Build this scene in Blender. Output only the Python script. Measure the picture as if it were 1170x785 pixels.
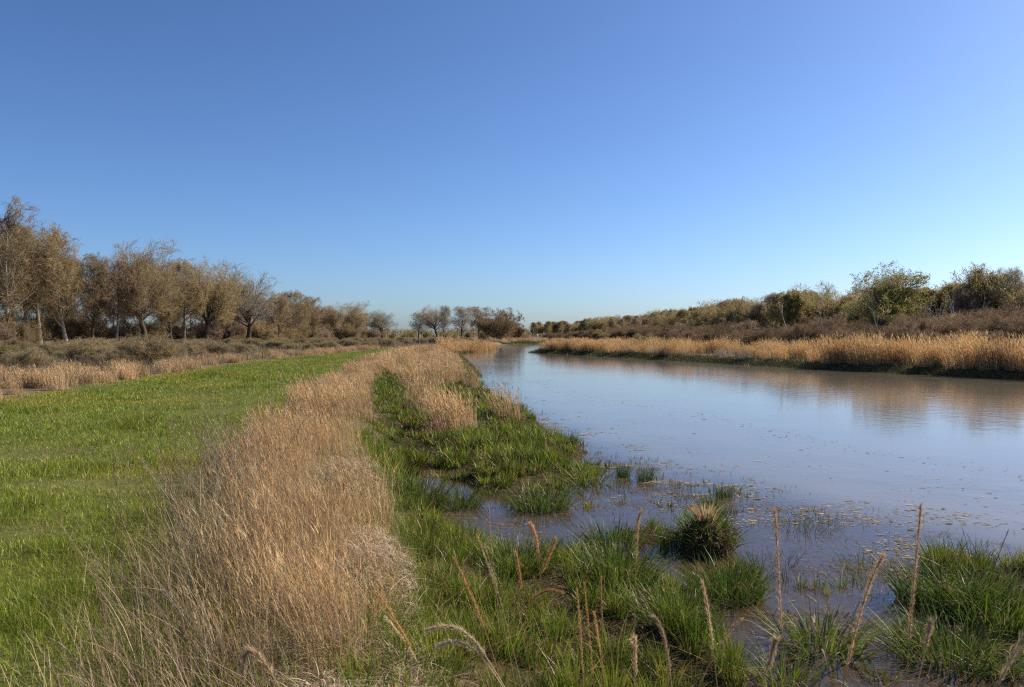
import bpy, math
import numpy as np

# ------------------------------------------------------------------ camera, sky, sun, exposure
C = bpy.context.scene
for o in list(bpy.data.objects):
    bpy.data.objects.remove(o)
col = C.collection
R = math.radians
EYE = 2.1                      # metres above the water
FPX, CX, HY = 910.0, 585.0, 383.0   # focal length, centre column and horizon row used when reading the photograph

cam_d = bpy.data.cameras.new('camera')
cam = bpy.data.objects.new('camera', cam_d)
col.objects.link(cam)
cam.location = (0, 0, EYE)
cam.rotation_euler = (R(90 - 0.6), 0, 0)
cam_d.sensor_width = 36
cam_d.lens = 28.0
cam_d.clip_start = 0.05
cam_d.clip_end = 9000
cam_d.dof.use_dof = True
cam_d.dof.focus_distance = 16
cam_d.dof.aperture_fstop = 8
C.camera = cam

SUN_AZ, SUN_EL = R(65), R(36)  # clockwise from the view direction, above the horizon
w = bpy.data.worlds.new('World')
C.world = w
w.use_nodes = True
nt = w.node_tree
sky = nt.nodes.new('ShaderNodeTexSky')
sky.sky_type = 'NISHITA'
sky.sun_disc = False
sky.sun_elevation = SUN_EL
sky.sun_rotation = SUN_AZ
sky.altitude = 0
sky.air_density = 0.8
sky.dust_density = 0.9
sky.ozone_density = 6.0
tint = nt.nodes.new('ShaderNodeVectorMath')
tint.operation = 'MULTIPLY'
tint.inputs[1].default_value = (0.93, 0.965, 1.01)      # clean, cold spring air
gam = nt.nodes.new('ShaderNodeGamma')
gam.inputs[1].default_value = 1.15
nt.links.new(sky.outputs[0], gam.inputs[0])
nt.links.new(gam.outputs[0], tint.inputs[0])
nt.links.new(tint.outputs[0], nt.nodes['Background'].inputs[0])
nt.nodes['Background'].inputs[1].default_value = 0.069

sun_d = bpy.data.lights.new('sun', 'SUN')
sun_d.energy = 5.0
sun_d.angle = R(0.5)
sun_d.color = (1.0, 0.90, 0.76)
sun = bpy.data.objects.new('sun', sun_d)
col.objects.link(sun)
from mathutils import Vector
sd = Vector((math.sin(SUN_AZ) * math.cos(SUN_EL), math.cos(SUN_AZ) * math.cos(SUN_EL), math.sin(SUN_EL)))
sun.rotation_euler = sd.to_track_quat('Z', 'Y').to_euler()
sun.location = sd * 50

C.view_settings.view_transform = 'Standard'
C.view_settings.look = 'None'
C.view_settings.exposure = 0.72
C.view_settings.gamma = 1
C.view_settings.use_curve_mapping = False
C.cycles.use_denoising = False
C.cycles.filter_width = 1.2
C.cycles.max_bounces = 5
C.cycles.diffuse_bounces = 2
C.cycles.glossy_bounces = 3
C.cycles.transmission_bounces = 3
C.cycles.transparent_max_bounces = 4
C.cycles.caustics_reflective = False
C.cycles.caustics_refractive = False

# ------------------------------------------------------------------ small helpers
rng = np.random.default_rng(7)


def tag(o, label=None, cat=None, group=None, kind=None):
    for k, v in (('label', label), ('category', cat), ('group', group), ('kind', kind)):
        if v:
            o[k] = v
    return o


def empty(name, loc=(0, 0, 0), rz=0.0, sc=1.0):
    o = bpy.data.objects.new(name, None)
    o.empty_display_size = 0.2
    o.location = loc
    o.rotation_euler = (0, 0, rz)
    o.scale = (sc, sc, sc)
    col.objects.link(o)
    return o


class MB:
    """Collects vertices, faces and one colour per vertex; build() links them as one mesh object."""

    def __init__(s):
        s.v, s.c, s.q, s.t, s.n = [], [], [], [], 0

    def add(s, V, F, colr):
        V = np.asarray(V, dtype=np.float32).reshape(-1, 3)
        F = np.asarray(F, dtype=np.int64)
        cc = np.broadcast_to(np.asarray(colr, dtype=np.float32), (len(V), 3))
        s.v.append(V)
        s.c.append(cc)
        if F.shape[1] == 4:
            s.q.append(F + s.n)
        else:
            s.t.append(F + s.n)
        return s

    def done(s, V):
        s.n += len(V)

    def mesh(s, name, mat, smooth=True):
        V = np.concatenate(s.v)
        Cc = np.concatenate(s.c)
        q = np.concatenate(s.q) if s.q else np.zeros((0, 4), np.int64)
        t = np.concatenate(s.t) if s.t else np.zeros((0, 3), np.int64)
        me = bpy.data.meshes.new(name)
        me.vertices.add(len(V))
        me.vertices.foreach_set('co', V.ravel())
        loops = np.concatenate([q.ravel(), t.ravel()]).astype(np.int32)
        me.loops.add(len(loops))
        me.loops.foreach_set('vertex_index', loops)
        tot = np.concatenate([np.full(len(q), 4), np.full(len(t), 3)]).astype(np.int32)
        st = (np.cumsum(tot) - tot).astype(np.int32)
        me.polygons.add(len(tot))
        me.polygons.foreach_set('loop_start', st)
        me.polygons.foreach_set('loop_total', tot)
        me.polygons.foreach_set('use_smooth', np.full(len(tot), smooth))
        at = me.color_attributes.new('col', 'FLOAT_COLOR', 'POINT')
        rgba = np.ones((len(V), 4), np.float32)
        rgba[:, :3] = Cc
        at.data.foreach_set('color', rgba.ravel())
        me.update(calc_edges=True)
        me.materials.append(mat)
        return me

    def build(s, name, mat, parent=None, smooth=True):
        o = bpy.data.objects.new(name, s.mesh(name, mat, smooth))
        col.objects.link(o)
        if parent is not None:
            o.parent = parent
        return o


def kids(o):
    return [c for c in KIDS.get(o.name, [])]


KIDS = {}


def part(mb, name, mat, parent):
    o = mb.build(name, mat, parent)
    KIDS.setdefault(parent.name, []).append(o)
    return o


def copy_tree(src, loc, rz=0.0, sc=(1, 1, 1), label=None, group=None, first=False):
    """A copy of a thing with copies of its parts; the first use moves the thing itself."""
    if first:
        o = src
    else:
        o = src.copy()
        col.objects.link(o)
        for ch in KIDS.get(src.name, []):
            c = ch.copy()
            col.objects.link(c)
            c.parent = o
    o.location = loc
    o.rotation_euler = (0, 0, rz)
    o.scale = sc
    if label:
        o['label'] = label
    if group:
        o['group'] = group
    elif 'group' in o and group == '':
        del o['group']
    return o


def unit(v):
    return v / np.maximum(np.linalg.norm(v, axis=-1, keepdims=True), 1e-9)


def _hash(ix, iy, seed):
    h = (ix.astype(np.int64) * 374761393 + iy.astype(np.int64) * 668265263 + seed * 2147483647) & 0xFFFFFFFF
    h = ((h ^ (h >> 13)) * 1274126177) & 0xFFFFFFFF
    return ((h ^ (h >> 16)) & 0xFFFF) / 65535.0


def vnoise(x, y, scale, seed=0, octaves=2):
    """Smooth value noise, about -1..1, features about SCALE metres."""
    x = np.asarray(x, float) / scale
    y = np.asarray(y, float) / scale
    out, amp, tot = 0.0, 1.0, 0.0
    for k in range(octaves):
        ix, iy = np.floor(x), np.floor(y)
        fx, fy = x - ix, y - iy
        fx, fy = fx * fx * (3 - 2 * fx), fy * fy * (3 - 2 * fy)
        a, b = _hash(ix, iy, seed + k), _hash(ix + 1, iy, seed + k)
        c, d = _hash(ix, iy + 1, seed + k), _hash(ix + 1, iy + 1, seed + k)
        out = out + amp * ((a + (b - a) * fx) * (1 - fy) + (c + (d - c) * fx) * fy)
        tot += amp
        amp *= 0.5
        x, y = x * 2.03, y * 2.03
    return out / tot * 2 - 1


def sstep(a, b, x):
    t = np.clip((x - a) / (b - a), 0, 1)
    return t * t * (3 - 2 * t)


def at(px, py, z=0.0):
    """Ground point (x, y) seen at photograph pixel px, py, at height z."""
    d = (EYE - z) * FPX / (py - HY)
    return (px - CX) / FPX * d, d


# ------------------------------------------------------------------ the lie of the land
def curve(pts):
    pts = sorted((y, x) for x, y in pts)
    ys, xs = np.array([p[0] for p in pts]), np.array([p[1] for p in pts])
    return lambda y: np.interp(y, ys, xs)


# x of each line as a function of y
PL = curve([(-11.5, 0), (-12.0, 10), (-12.5, 19.4), (-13.4, 28), (-15.0, 40), (-15.9, 52), (-15.8, 69), (-14.6, 91), (-13, 110), (-9, 140), (-5, 190)])
SL = curve([(-0.9, 0), (-1.65, 3.6), (-2.2, 5.45), (-3.0, 8.2), (-4.0, 12.4), (-5.6, 21.7), (-8.7, 45), (-11.0, 76), (-12.4, 93), (-12.9, 110), (-9, 140), (-5, 190)])
SR = curve([(0.35, 0), (-0.45, 4.07), (-0.95, 6.4), (-1.85, 10.4), (-3.15, 16.9), (-4.9, 28.7), (-6.5, 44), (-8.3, 66), (-9.2, 87), (-6.5, 105), (-4, 125), (-3, 190)])
WE = curve([(10, -20), (9, 0), (6.6, 4), (4.8, 7.3), (4.0, 8.8), (2.98, 10.2), (1.67, 13.2), (0.75, 17.1), (-0.14, 24.8), (-1.87, 42), (-4.0, 66), (-6.0, 87), (-5.0, 100), (-2.8, 112), (-1.6, 130), (-1.0, 160), (-0.8, 190)])
RB = curve([(44, -20), (40, 0), (36, 10), (30, 25), (24.1, 37.5), (20.7, 45.5), (17.9, 51.6), (14.6, 61.6), (9.65, 76.4), (5.4, 89), (2.6, 95.5), (2.4, 97)])
FAR_END = 183.0

# shallow runnels and pools through the marsh: x, y, radius, depth
PITS = [(-2.4, 16.2, .8, .36), (-1.85, 13.6, .65, .36), (-1.5, 12.2, .5, .34), (-1.2, 11.0, .55, .34), (-0.85, 9.9, .6, .34), (-0.35, 8.9, .65, .32), (0.1, 8.2, .65, .3), (0.5, 8.8, .7, .17), (1.2, 9.2, .8, .15),
        (1.4, 7.2, .6, .2), (1.78, 6.0, .55, .2), (1.8, 5.1, .6, .2), (2.35, 5.6, .6, .18), (1.6, 10.8, .9, .14), (2.5, 7.4, .8, .15), (2.9, 5.9, .6, .16), (0.75, 7.5, .5, .14), (3.2, 8.0, 1.0, .14), (1.2, 4.3, .5, .15), (2.2, 4.2, .6, .18), (3.2, 4.8, .5, .16), (0.9, 11.8, .6, .1), (0.3, 10.0, .4, .15)]
# grassy rises
RISES = [(-0.4, 13.6, 1.2, .14), (0.2, 12.0, 0.9, .10), (-0.9, 18.5, 2.0, .16), (0.75, 6.2, .6, .14), (0.1, 5.7, .7, .14), (0.95, 5.3, .6, .12), (0.55, 15.0, 1.0, .08), (-2.2, 24, 2.5, .15), (0.2, 20, 1.0, .1),
         (1.3, 8.3, .4, .10), (0.6, 9.6, .35, .06), (1.75, 6.6, .35, .1), (2.9, 7.0, .3, .08), (2.15, 4.85, .35, .1)]


def ground_h(x, y):
    x, y = np.asarray(x, float), np.asarray(y, float)
    sl, sr, we, rb = SL(y), SR(y), WE(y), RB(y)
    inside = np.minimum(np.minimum((x - we) * .75, np.maximum((rb - x) * .85, y - 98)), FAR_END - y)
    lump = vnoise(x, y, 3.0, 3) * .05 + vnoise(x, y, .6, 5) * .025
    dike = .5 + lump * .8
    # marsh between the tan strip and open water
    f = np.clip((x - sr) / np.maximum(we - sr, .5), 0, 1)
    near = sstep(60, 35, y)
    base = .46 - .36 * sstep(-.1, 1.1, x - sr) - .14 * f * near - (1 - near) * .02
    bumps = vnoise(x, y, 1.0, 11, 3) * .085 * sstep(.3, 1.2, x - sr) * near
    marsh = base + bumps + .02 * near
    for px, py, r, dp in PITS:
        marsh = marsh - (dp if dp > .25 else dp * .85) * np.exp(-((x - px) ** 2 + (y - py) ** 2) / (r * r))
    for px, py, r, dp in RISES:
        marsh = marsh + dp * np.exp(-((x - px) ** 2 + (y - py) ** 2) / (r * r))
    land_l = np.where(x < sr - .1, dike, np.minimum(marsh, dike + .05))
    # right bank and far land
    right = (x > rb - .2) & (y < 99) | (y > FAR_END - 1)
    out = np.maximum(-inside, 0)
    land_r = .02 + .36 * sstep(0, .9, out) + .2 * sstep(1, 9, out) + lump * sstep(.5, 3, out)
    land = np.where(right & (x > we + 1), land_r, land_l)
    bed = -.06 - .5 * sstep(0, 4.0, inside)
    edge = sstep(-.35, .35, inside)
    h = land * (1 - edge) + np.minimum(bed, land) * edge
    return np.where(np.isfinite(h), h, .3)


# ------------------------------------------------------------------ materials
def new_mat(name):
    m = bpy.data.materials.new(name)
    m.use_nodes = True
    m.node_tree.nodes.clear()
    return m, m.node_tree.nodes, m.node_tree.links


def plant_mat(name, translucent=.35, gloss=.06, rough=.45, vary=.12):
    """Diffuse + translucent leaf or straw; base colour from the mesh's colour attribute with a small change from plant to plant."""
    m, N, L = new_mat(name)
    a = N.new('ShaderNodeAttribute'); a.attribute_name = 'col'
    oi = N.new('ShaderNodeObjectInfo')
    mr = N.new('ShaderNodeMapRange'); mr.inputs['To Min'].default_value = 1 - vary; mr.inputs['To Max'].default_value = 1 + vary
    L.new(oi.outputs['Random'], mr.inputs['Value'])
    hs = N.new('ShaderNodeHueSaturation')
    L.new(mr.outputs[0], hs.inputs['Value']); L.new(a.outputs['Color'], hs.inputs['Color'])
    d = N.new('ShaderNodeBsdfDiffuse'); t = N.new('ShaderNodeBsdfTranslucent'); g = N.new('ShaderNodeBsdfGlossy')
    g.inputs['Roughness'].default_value = rough
    g.inputs['Color'].default_value = (.9, .9, .9, 1)
    L.new(hs.outputs[0], d.inputs['Color']); L.new(hs.outputs[0], t.inputs['Color'])
    x = N.new('ShaderNodeMixShader'); x.inputs[0].default_value = translucent
    L.new(d.outputs[0], x.inputs[1]); L.new(t.outputs[0], x.inputs[2])
    y = N.new('ShaderNodeMixShader'); y.inputs[0].default_value = gloss
    L.new(x.outputs[0], y.inputs[1]); L.new(g.outputs[0], y.inputs[2])
    o = N.new('ShaderNodeOutputMaterial')
    L.new((y if gloss else x).outputs[0], o.inputs['Surface'])
    return m


M_GRASS = plant_mat('living_grass', .28, .02, .42)
M_STRAW = plant_mat('dry_straw', .32, .012, .45, .22)
M_TWIG = plant_mat('twigs_and_buds', .42, 0, .6, .16)
M_LEAF = plant_mat('young_leaves', .48, .01, .5, .16)


def bark_mat():
    m, N, L = new_mat('bark')
    a = N.new('ShaderNodeAttribute'); a.attribute_name = 'col'
    tc = N.new('ShaderNodeTexCoord'); mp = N.new('ShaderNodeMapping'); mp.inputs['Scale'].default_value = (6, 6, 1.2)
    n = N.new('ShaderNodeTexNoise'); n.inputs['Scale'].default_value = 3; n.inputs['Detail'].default_value = 5
    L.new(tc.outputs['Object'], mp.inputs[0]); L.new(mp.outputs[0], n.inputs['Vector'])
    mr = N.new('ShaderNodeMapRange'); mr.inputs['To Min'].default_value = .5; mr.inputs['To Max'].default_value = 1.45
    L.new(n.outputs[0], mr.inputs[0])
    hs = N.new('ShaderNodeHueSaturation'); L.new(mr.outputs[0], hs.inputs['Value']); L.new(a.outputs[0], hs.inputs['Color'])
    b = N.new('ShaderNodeBump'); b.inputs['Strength'].default_value = .6; L.new(n.outputs[0], b.inputs['Height'])
    p = N.new('ShaderNodeBsdfDiffuse'); L.new(hs.outputs[0], p.inputs['Color']); L.new(b.outputs[0], p.inputs['Normal'])
    o = N.new('ShaderNodeOutputMaterial'); L.new(p.outputs[0], o.inputs['Surface'])
    return m


M_BARK = bark_mat()


def soil_mat():
    m, N, L = new_mat('soil_and_thatch')
    a = N.new('ShaderNodeAttribute'); a.attribute_name = 'col'
    tc = N.new('ShaderNodeTexCoord')
    n1 = N.new('ShaderNodeTexNoise'); n1.inputs['Scale'].default_value = 9; n1.inputs['Detail'].default_value = 8
    L.new(tc.outputs['Object'], n1.inputs['Vector'])
    mr = N.new('ShaderNodeMapRange'); mr.inputs['To Min'].default_value = .45; mr.inputs['To Max'].default_value = 1.5
    L.new(n1.outputs[0], mr.inputs[0])
    hs = N.new('ShaderNodeHueSaturation'); L.new(mr.outputs[0], hs.inputs['Value']); L.new(a.outputs[0], hs.inputs['Color'])
    b = N.new('ShaderNodeBump'); b.inputs['Strength'].default_value = .7; b.inputs['Distance'].default_value = .05; L.new(n1.outputs[0], b.inputs['Height'])
    p = N.new('ShaderNodeBsdfPrincipled'); p.inputs['Roughness'].default_value = .95
    p.inputs['Specular IOR Level'].default_value = .08
    L.new(hs.outputs[0], p.inputs['Base Color']); L.new(b.outputs[0], p.inputs['Normal'])
    o = N.new('ShaderNodeOutputMaterial'); L.new(p.outputs[0], o.inputs['Surface'])
    return m


M_SOIL = soil_mat()


def water_mat():
    m, N, L = new_mat('murky_water')
    tc = N.new('ShaderNodeTexCoord')
    mp = N.new('ShaderNodeMapping'); mp.inputs['Scale'].default_value = (.9, 1.0, 1)
    L.new(tc.outputs['Object'], mp.inputs[0])
    n1 = N.new('ShaderNodeTexNoise'); n1.inputs['Scale'].default_value = 2.2; n1.inputs['Detail'].default_value = 4; n1.inputs['Roughness'].default_value = .6
    n2 = N.new('ShaderNodeTexNoise'); n2.inputs['Scale'].default_value = .11; n2.inputs['Detail'].default_value = 2
    L.new(mp.outputs[0], n1.inputs['Vector']); L.new(mp.outputs[0], n2.inputs['Vector'])
    mr = N.new('ShaderNodeMapRange'); mr.inputs['From Min'].default_value = .42; mr.inputs['From Max'].default_value = .62
    mr.inputs['To Min'].default_value = .006; mr.inputs['To Max'].default_value = .03
    L.new(n2.outputs[0], mr.inputs[0])
    b = N.new('ShaderNodeBump'); b.inputs['Distance'].default_value = .25
    L.new(mr.outputs[0], b.inputs['Strength']); L.new(n1.outputs[0], b.inputs['Height'])
    d = N.new('ShaderNodeBsdfDiffuse')
    n3 = N.new('ShaderNodeTexNoise'); n3.inputs['Scale'].default_value = .5; n3.inputs['Detail'].default_value = 5
    L.new(tc.outputs['Object'], n3.inputs['Vector'])
    at_ = N.new('ShaderNodeAttribute'); at_.attribute_name = 'col'
    m3 = N.new('ShaderNodeMapRange'); m3.inputs['To Min'].default_value = .75; m3.inputs['To Max'].default_value = 1.25
    L.new(n3.outputs[0], m3.inputs[0])
    hs = N.new('ShaderNodeHueSaturation'); L.new(m3.outputs[0], hs.inputs['Value']); L.new(at_.outputs[0], hs.inputs['Color'])
    L.new(hs.outputs[0], d.inputs['Color'])
    g = N.new('ShaderNodeBsdfGlossy'); g.inputs['Roughness'].default_value = .075
    g.inputs['Color'].default_value = (.95, .95, .95, 1)
    L.new(b.outputs[0], g.inputs['Normal'])
    fr = N.new('ShaderNodeFresnel'); fr.inputs['IOR'].default_value = 1.33
    L.new(b.outputs[0], fr.inputs['Normal'])
    x = N.new('ShaderNodeMixShader')
    L.new(fr.outputs[0], x.inputs[0]); L.new(d.outputs[0], x.inputs[1]); L.new(g.outputs[0], x.inputs[2])
    o = N.new('ShaderNodeOutputMaterial'); L.new(x.outputs[0], o.inputs['Surface'])
    return m


M_WATER = water_mat()

# ------------------------------------------------------------------ ground and river (the setting)
def build_ground():
    sy = np.linspace(math.asinh(-25 / 5), math.asinh(4200 / 5), 760)
    sx = np.linspace(-math.asinh(3200 / 4), math.asinh(3200 / 4), 760)
    Y, X = np.meshgrid(5 * np.sinh(sy), 4 * np.sinh(sx), indexing='ij')
    Z = ground_h(X, Y)
    V = np.stack([X, Y, Z], -1).reshape(-1, 3)
    ny, nx = X.shape
    i = (np.arange(ny - 1)[:, None] * nx + np.arange(nx - 1)[None]).ravel()
    F = np.stack([i, i + 1, i + nx + 1, i + nx], -1)
    # base colours by what lies there
    mud = np.array([.045, .032, .018]); soil = np.array([.085, .095, .022]); thatch = np.array([.20, .145, .085]); scrub = np.array([.15, .11, .065])
    sl, sr, pl = SL(Y), SR(Y), PL(Y)
    wet = sstep(.12, .0, Z)[..., None]
    c = np.ones(X.shape + (3,)) * scrub
    lawn = (sstep(-.5, .5, X - pl) * sstep(.5, -.3, X - sl) * (Y < 100))[..., None]
    c = c * (1 - lawn) + soil * lawn
    strip = (sstep(-.3, .4, X - sl) * sstep(.5, -.2, X - sr))[..., None]
    c = c * (1 - strip) + thatch * strip
    mar = (sstep(-.1, .6, X - sr) * (X < WE(Y) + 3) * (Y < 50))[..., None]
    c = c * (1 - mar) + np.array([.030, .026, .011]) * mar
    c = c * (1 - wet) + mud * wet
    patch = (vnoise(X, Y, 1.4, 41, 3) * .35 + 1)[..., None]
    c = np.clip(c * patch, .01, .5)
    mb = MB(); mb.add(V, F, c.reshape(-1, 3)); mb.done(V)
    o = mb.build('ground', M_SOIL)
    tag(o, kind='structure')


build_ground()


def build_water():
    ys = 5 * np.sinh(np.linspace(math.asinh(1.5 / 5), math.asinh(186 / 5), 150))
    xs = 4 * np.sinh(np.linspace(-math.asinh(12 / 4), math.asinh(140 / 4), 150))
    Y, X = np.meshgrid(ys, xs, indexing='ij')
    V = np.stack([X, Y, X * 0], -1).reshape(-1, 3)
    ny, nx = X.shape
    i = (np.arange(ny - 1)[:, None] * nx + np.arange(nx - 1)[None]).ravel()
    # the river carries pale silt; the pools among the grass are clear over dark mud
    silt = sstep(-.6, 1.6, X - WE(Y) + vnoise(X, Y, 1.5, 19) * .5)[..., None]
    c = np.array([.055, .036, .018]) * (1 - silt) + np.array([.155, .128, .088]) * silt
    mb = MB(); mb.add(V, np.stack([i, i + 1, i + nx + 1, i + nx], -1), c.reshape(-1, 3)); mb.done(V)
    tag(mb.build('river_water', M_WATER), kind='structure')


build_water()

# ------------------------------------------------------------------ blades
def blades(mb, base, h, wd, az, lean, colr, nseg=3, face=None, droop=0.0, tip=None, r=rng):
    """Tapered curved ribbons. LEAN: sideways reach of the tip per unit of height; DROOP bends the tip back down."""
    n = len(base)
    h = np.broadcast_to(np.asarray(h, float), n); wd = np.broadcast_to(np.asarray(wd, float), n)
    az = np.broadcast_to(np.asarray(az, float), n); lean = np.broadcast_to(np.asarray(lean, float), n)
    droop = np.broadcast_to(np.asarray(droop, float), n)
    if face is None:
        face = r.uniform(0, 2 * math.pi, n)
    t = np.linspace(0, 1, nseg + 1)
    d = np.stack([np.cos(az), np.sin(az), np.zeros(n)], -1)
    sidev = np.stack([np.cos(face), np.sin(face), np.zeros(n)], -1)
    out = (lean * h)[:, None] * (.35 * t + .65 * t ** 2)[None]
    up = h[:, None] * (t[None] - droop[:, None] * t[None] ** 3) / np.sqrt(1 + .5 * lean[:, None] ** 2)
    P = base[:, None, :] + d[:, None, :] * out[..., None]
    P[..., 2] += up
    wt = (wd[:, None] * (1 - t ** 1.6)[None] * .5)[..., None]
    A, B = P - sidev[:, None, :] * wt, P + sidev[:, None, :] * wt
    m = 2 * nseg + 1
    V = np.empty((n, m, 3))
    V[:, 0:2 * nseg:2] = A[:, :-1]
    V[:, 1:2 * nseg:2] = B[:, :-1]
    V[:, -1] = P[:, -1]
    b = np.arange(n)[:, None] * m
    colr = np.broadcast_to(np.asarray(colr, float), (n, 3))
    if tip is None:
        tip = colr
    tt = np.repeat(t, 2)[:m][None, :, None]
    Cc = (colr[:, None] * (1 - tt) + np.broadcast_to(tip, (n, 3))[:, None] * tt).reshape(-1, 3)
    Vf = V.reshape(-1, 3)
    tri = b + np.array([2 * nseg - 2, 2 * nseg - 1, 2 * nseg])[None]
    mb.v.append(Vf.astype(np.float32)); mb.c.append(Cc.astype(np.float32))
    for k in range(nseg - 1):
        mb.q.append(b + np.array([2 * k, 2 * k + 1, 2 * k + 3, 2 * k + 2])[None] + mb.n)
    mb.t.append(tri + mb.n)
    mb.n += len(Vf)
    return P


def strips(mb, P, wd, colr, side=None, r=rng):
    """Ribbons along polylines P (n, s, 3) with half taper."""
    n, s, _ = P.shape
    if side is None:
        side = unit(r.normal(size=(n, 3)))
    tan = unit(P[:, -1] - P[:, 0])
    side = unit(np.cross(tan, side))
    t = np.linspace(0, 1, s)
    w_ = (np.broadcast_to(wd, n)[:, None] * (1 - .6 * t)[None] * .5)[..., None]
    V = np.stack([P - side[:, None] * w_, P + side[:, None] * w_], 2).reshape(-1, 3)
    b = np.arange(n)[:, None] * (2 * s)
    for k in range(s - 1):
        mb.q.append(b + np.array([2 * k, 2 * k + 1, 2 * k + 3, 2 * k + 2])[None] + mb.n)
    mb.v.append(V.astype(np.float32))
    mb.c.append(np.repeat(np.broadcast_to(np.asarray(colr, float), (n, 3)), 2 * s, 0).astype(np.float32))
    mb.n += len(V)


def cards(mb, Ctr, size, colr, r=rng):
    """Small leaf or bud faces turned every way."""
    n = len(Ctr)
    a = unit(r.normal(size=(n, 3))); b = unit(np.cross(a, r.normal(size=(n, 3))))
    s = np.broadcast_to(size, n)[:, None]
    V = np.stack([Ctr - a * s * .5, Ctr + b * s * .32, Ctr + a * s * .5, Ctr - b * s * .32], 1).reshape(-1, 3)
    mb.q.append(np.arange(n)[:, None] * 4 + np.arange(4)[None] + mb.n)
    mb.v.append(V.astype(np.float32))
    mb.c.append(np.repeat(np.broadcast_to(np.asarray(colr, float), (n, 3)), 4, 0).astype(np.float32))
    mb.n += len(V)


def tubes(mb, P, Rd, k, colr):
    n, s, _ = P.shape
    T = np.gradient(P, axis=1)
    T = unit(T)
    ref = np.where(np.abs(T[..., 2:3]) > .9, np.array([1., 0, 0]), np.array([0, 0, 1.]))
    U = unit(np.cross(T, ref)); W = np.cross(T, U)
    a = np.arange(k) * 2 * math.pi / k
    V = P[:, :, None] + Rd[:, :, None, None] * (U[:, :, None] * np.cos(a)[None, None, :, None] + W[:, :, None] * np.sin(a)[None, None, :, None])
    V = V.reshape(-1, 3)
    b = (np.arange(n) * s * k)[:, None, None, None] + (np.arange(s - 1) * k)[None, :, None, None]
    j = np.arange(k); j2 = (j + 1) % k
    F = np.stack([j, j2, j2 + k, j + k], -1)[None, None]
    F = (b + F).reshape(-1, 4)
    mb.q.append(F + mb.n)
    mb.v.append(V.astype(np.float32))
    mb.c.append(np.broadcast_to(np.asarray(colr, np.float32), (len(V), 3)))
    mb.n += len(V)


def pick(pal, n, r=rng, jitter=.18):
    pal = np.asarray(pal, float)
    c = pal[r.integers(0, len(pal), n)]
    return np.clip(c * (1 + r.normal(0, jitter, (n, 1))) * (1 + r.normal(0, .05, (n, 3))), .005, .9)


# ------------------------------------------------------------------ trees
def branch(r, start, d, ln, r0, r1, S, wig, trop):
    n = len(start)
    P = np.empty((n, S + 1, 3)); P[:, 0] = start
    for k in range(S):
        d = unit(d + r.normal(0, wig, (n, 3)) + np.array([0, 0, 1.]) * np.broadcast_to(trop, n)[:, None])
        P[:, k + 1] = P[:, k] + d * (ln / S)[:, None]
    t = np.linspace(0, 1, S + 1)
    return P, r0[:, None] * (1 - t) + r1[:, None] * t


def children(r, P, Rd, cnt, t0, t1, ang, angs, lenf, rat, S, wig, trop):
    n, s, _ = P.shape
    idx = np.repeat(np.arange(n), cnt)
    m = len(idx)
    t = t0 + (t1 - t0) * ((np.tile(np.arange(cnt), n) + r.uniform(0, 1, m)) / cnt)
    f = np.clip(t, 0, .999) * (s - 1)
    i = f.astype(int); fr = (f - i)[:, None]
    st = P[idx, i] * (1 - fr) + P[idx, i + 1] * fr
    tan = unit(P[idx, i + 1] - P[idx, i])
    rp = Rd[idx, i] * (1 - fr[:, 0]) + Rd[idx, i + 1] * fr[:, 0]
    per = unit(np.cross(tan, r.normal(size=(m, 3))))
    a = np.radians(r.normal(ang, angs, m))[:, None]
    d = unit(tan * np.cos(a) + per * np.sin(a))
    plen = np.linalg.norm(np.diff(P, axis=1), axis=2).sum(1)[idx]
    ln = lenf(t, plen) * r.uniform(.7, 1.25, m)
    r0 = np.minimum(rp * .8, rp * rat + .002)
    return branch(r, st, d, ln, r0, r0 * .16, S, wig, trop)


def shaped(P, c, rx, rz, seed):
    """Holds the boughs inside a lumpy crown outline, so that the outer twigs crowd together there."""
    d = P - np.array([0, 0, c])
    q = d / np.array([rx, rx, rz])
    m = np.linalg.norm(q, axis=-1)
    u = q / np.maximum(m, 1e-6)[..., None]
    ang = np.arctan2(u[..., 1], u[..., 0])
    lump = 1 + .36 * vnoise(ang * 1.6 + seed * 7.3, u[..., 2] * 2.2 + seed, .8, seed, 2) * np.minimum(1, 2 * np.hypot(u[..., 0], u[..., 1])) + .08 * vnoise(ang * 4, u[..., 2] * 5, .8, seed + 5)
    m2 = m / lump
    f = np.where(m2 > .8, (.8 + .5 * np.tanh((m2 - .8) / .5)) / np.maximum(m2, 1e-6), 1.0)
    low = np.clip(P[..., 2:3] / (.12 * c), 0, 1)          # the foot of the trunk stays where it is
    f = f[..., None] * low + (1 - low)
    return d * f + np.array([0, 0, c])


ENV = {'forest': (.63, .27, .38), 'oak': (.62, .50, .39), 'upright': (.60, .25, .42), 'bush': (.36, .60, .62)}


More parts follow.
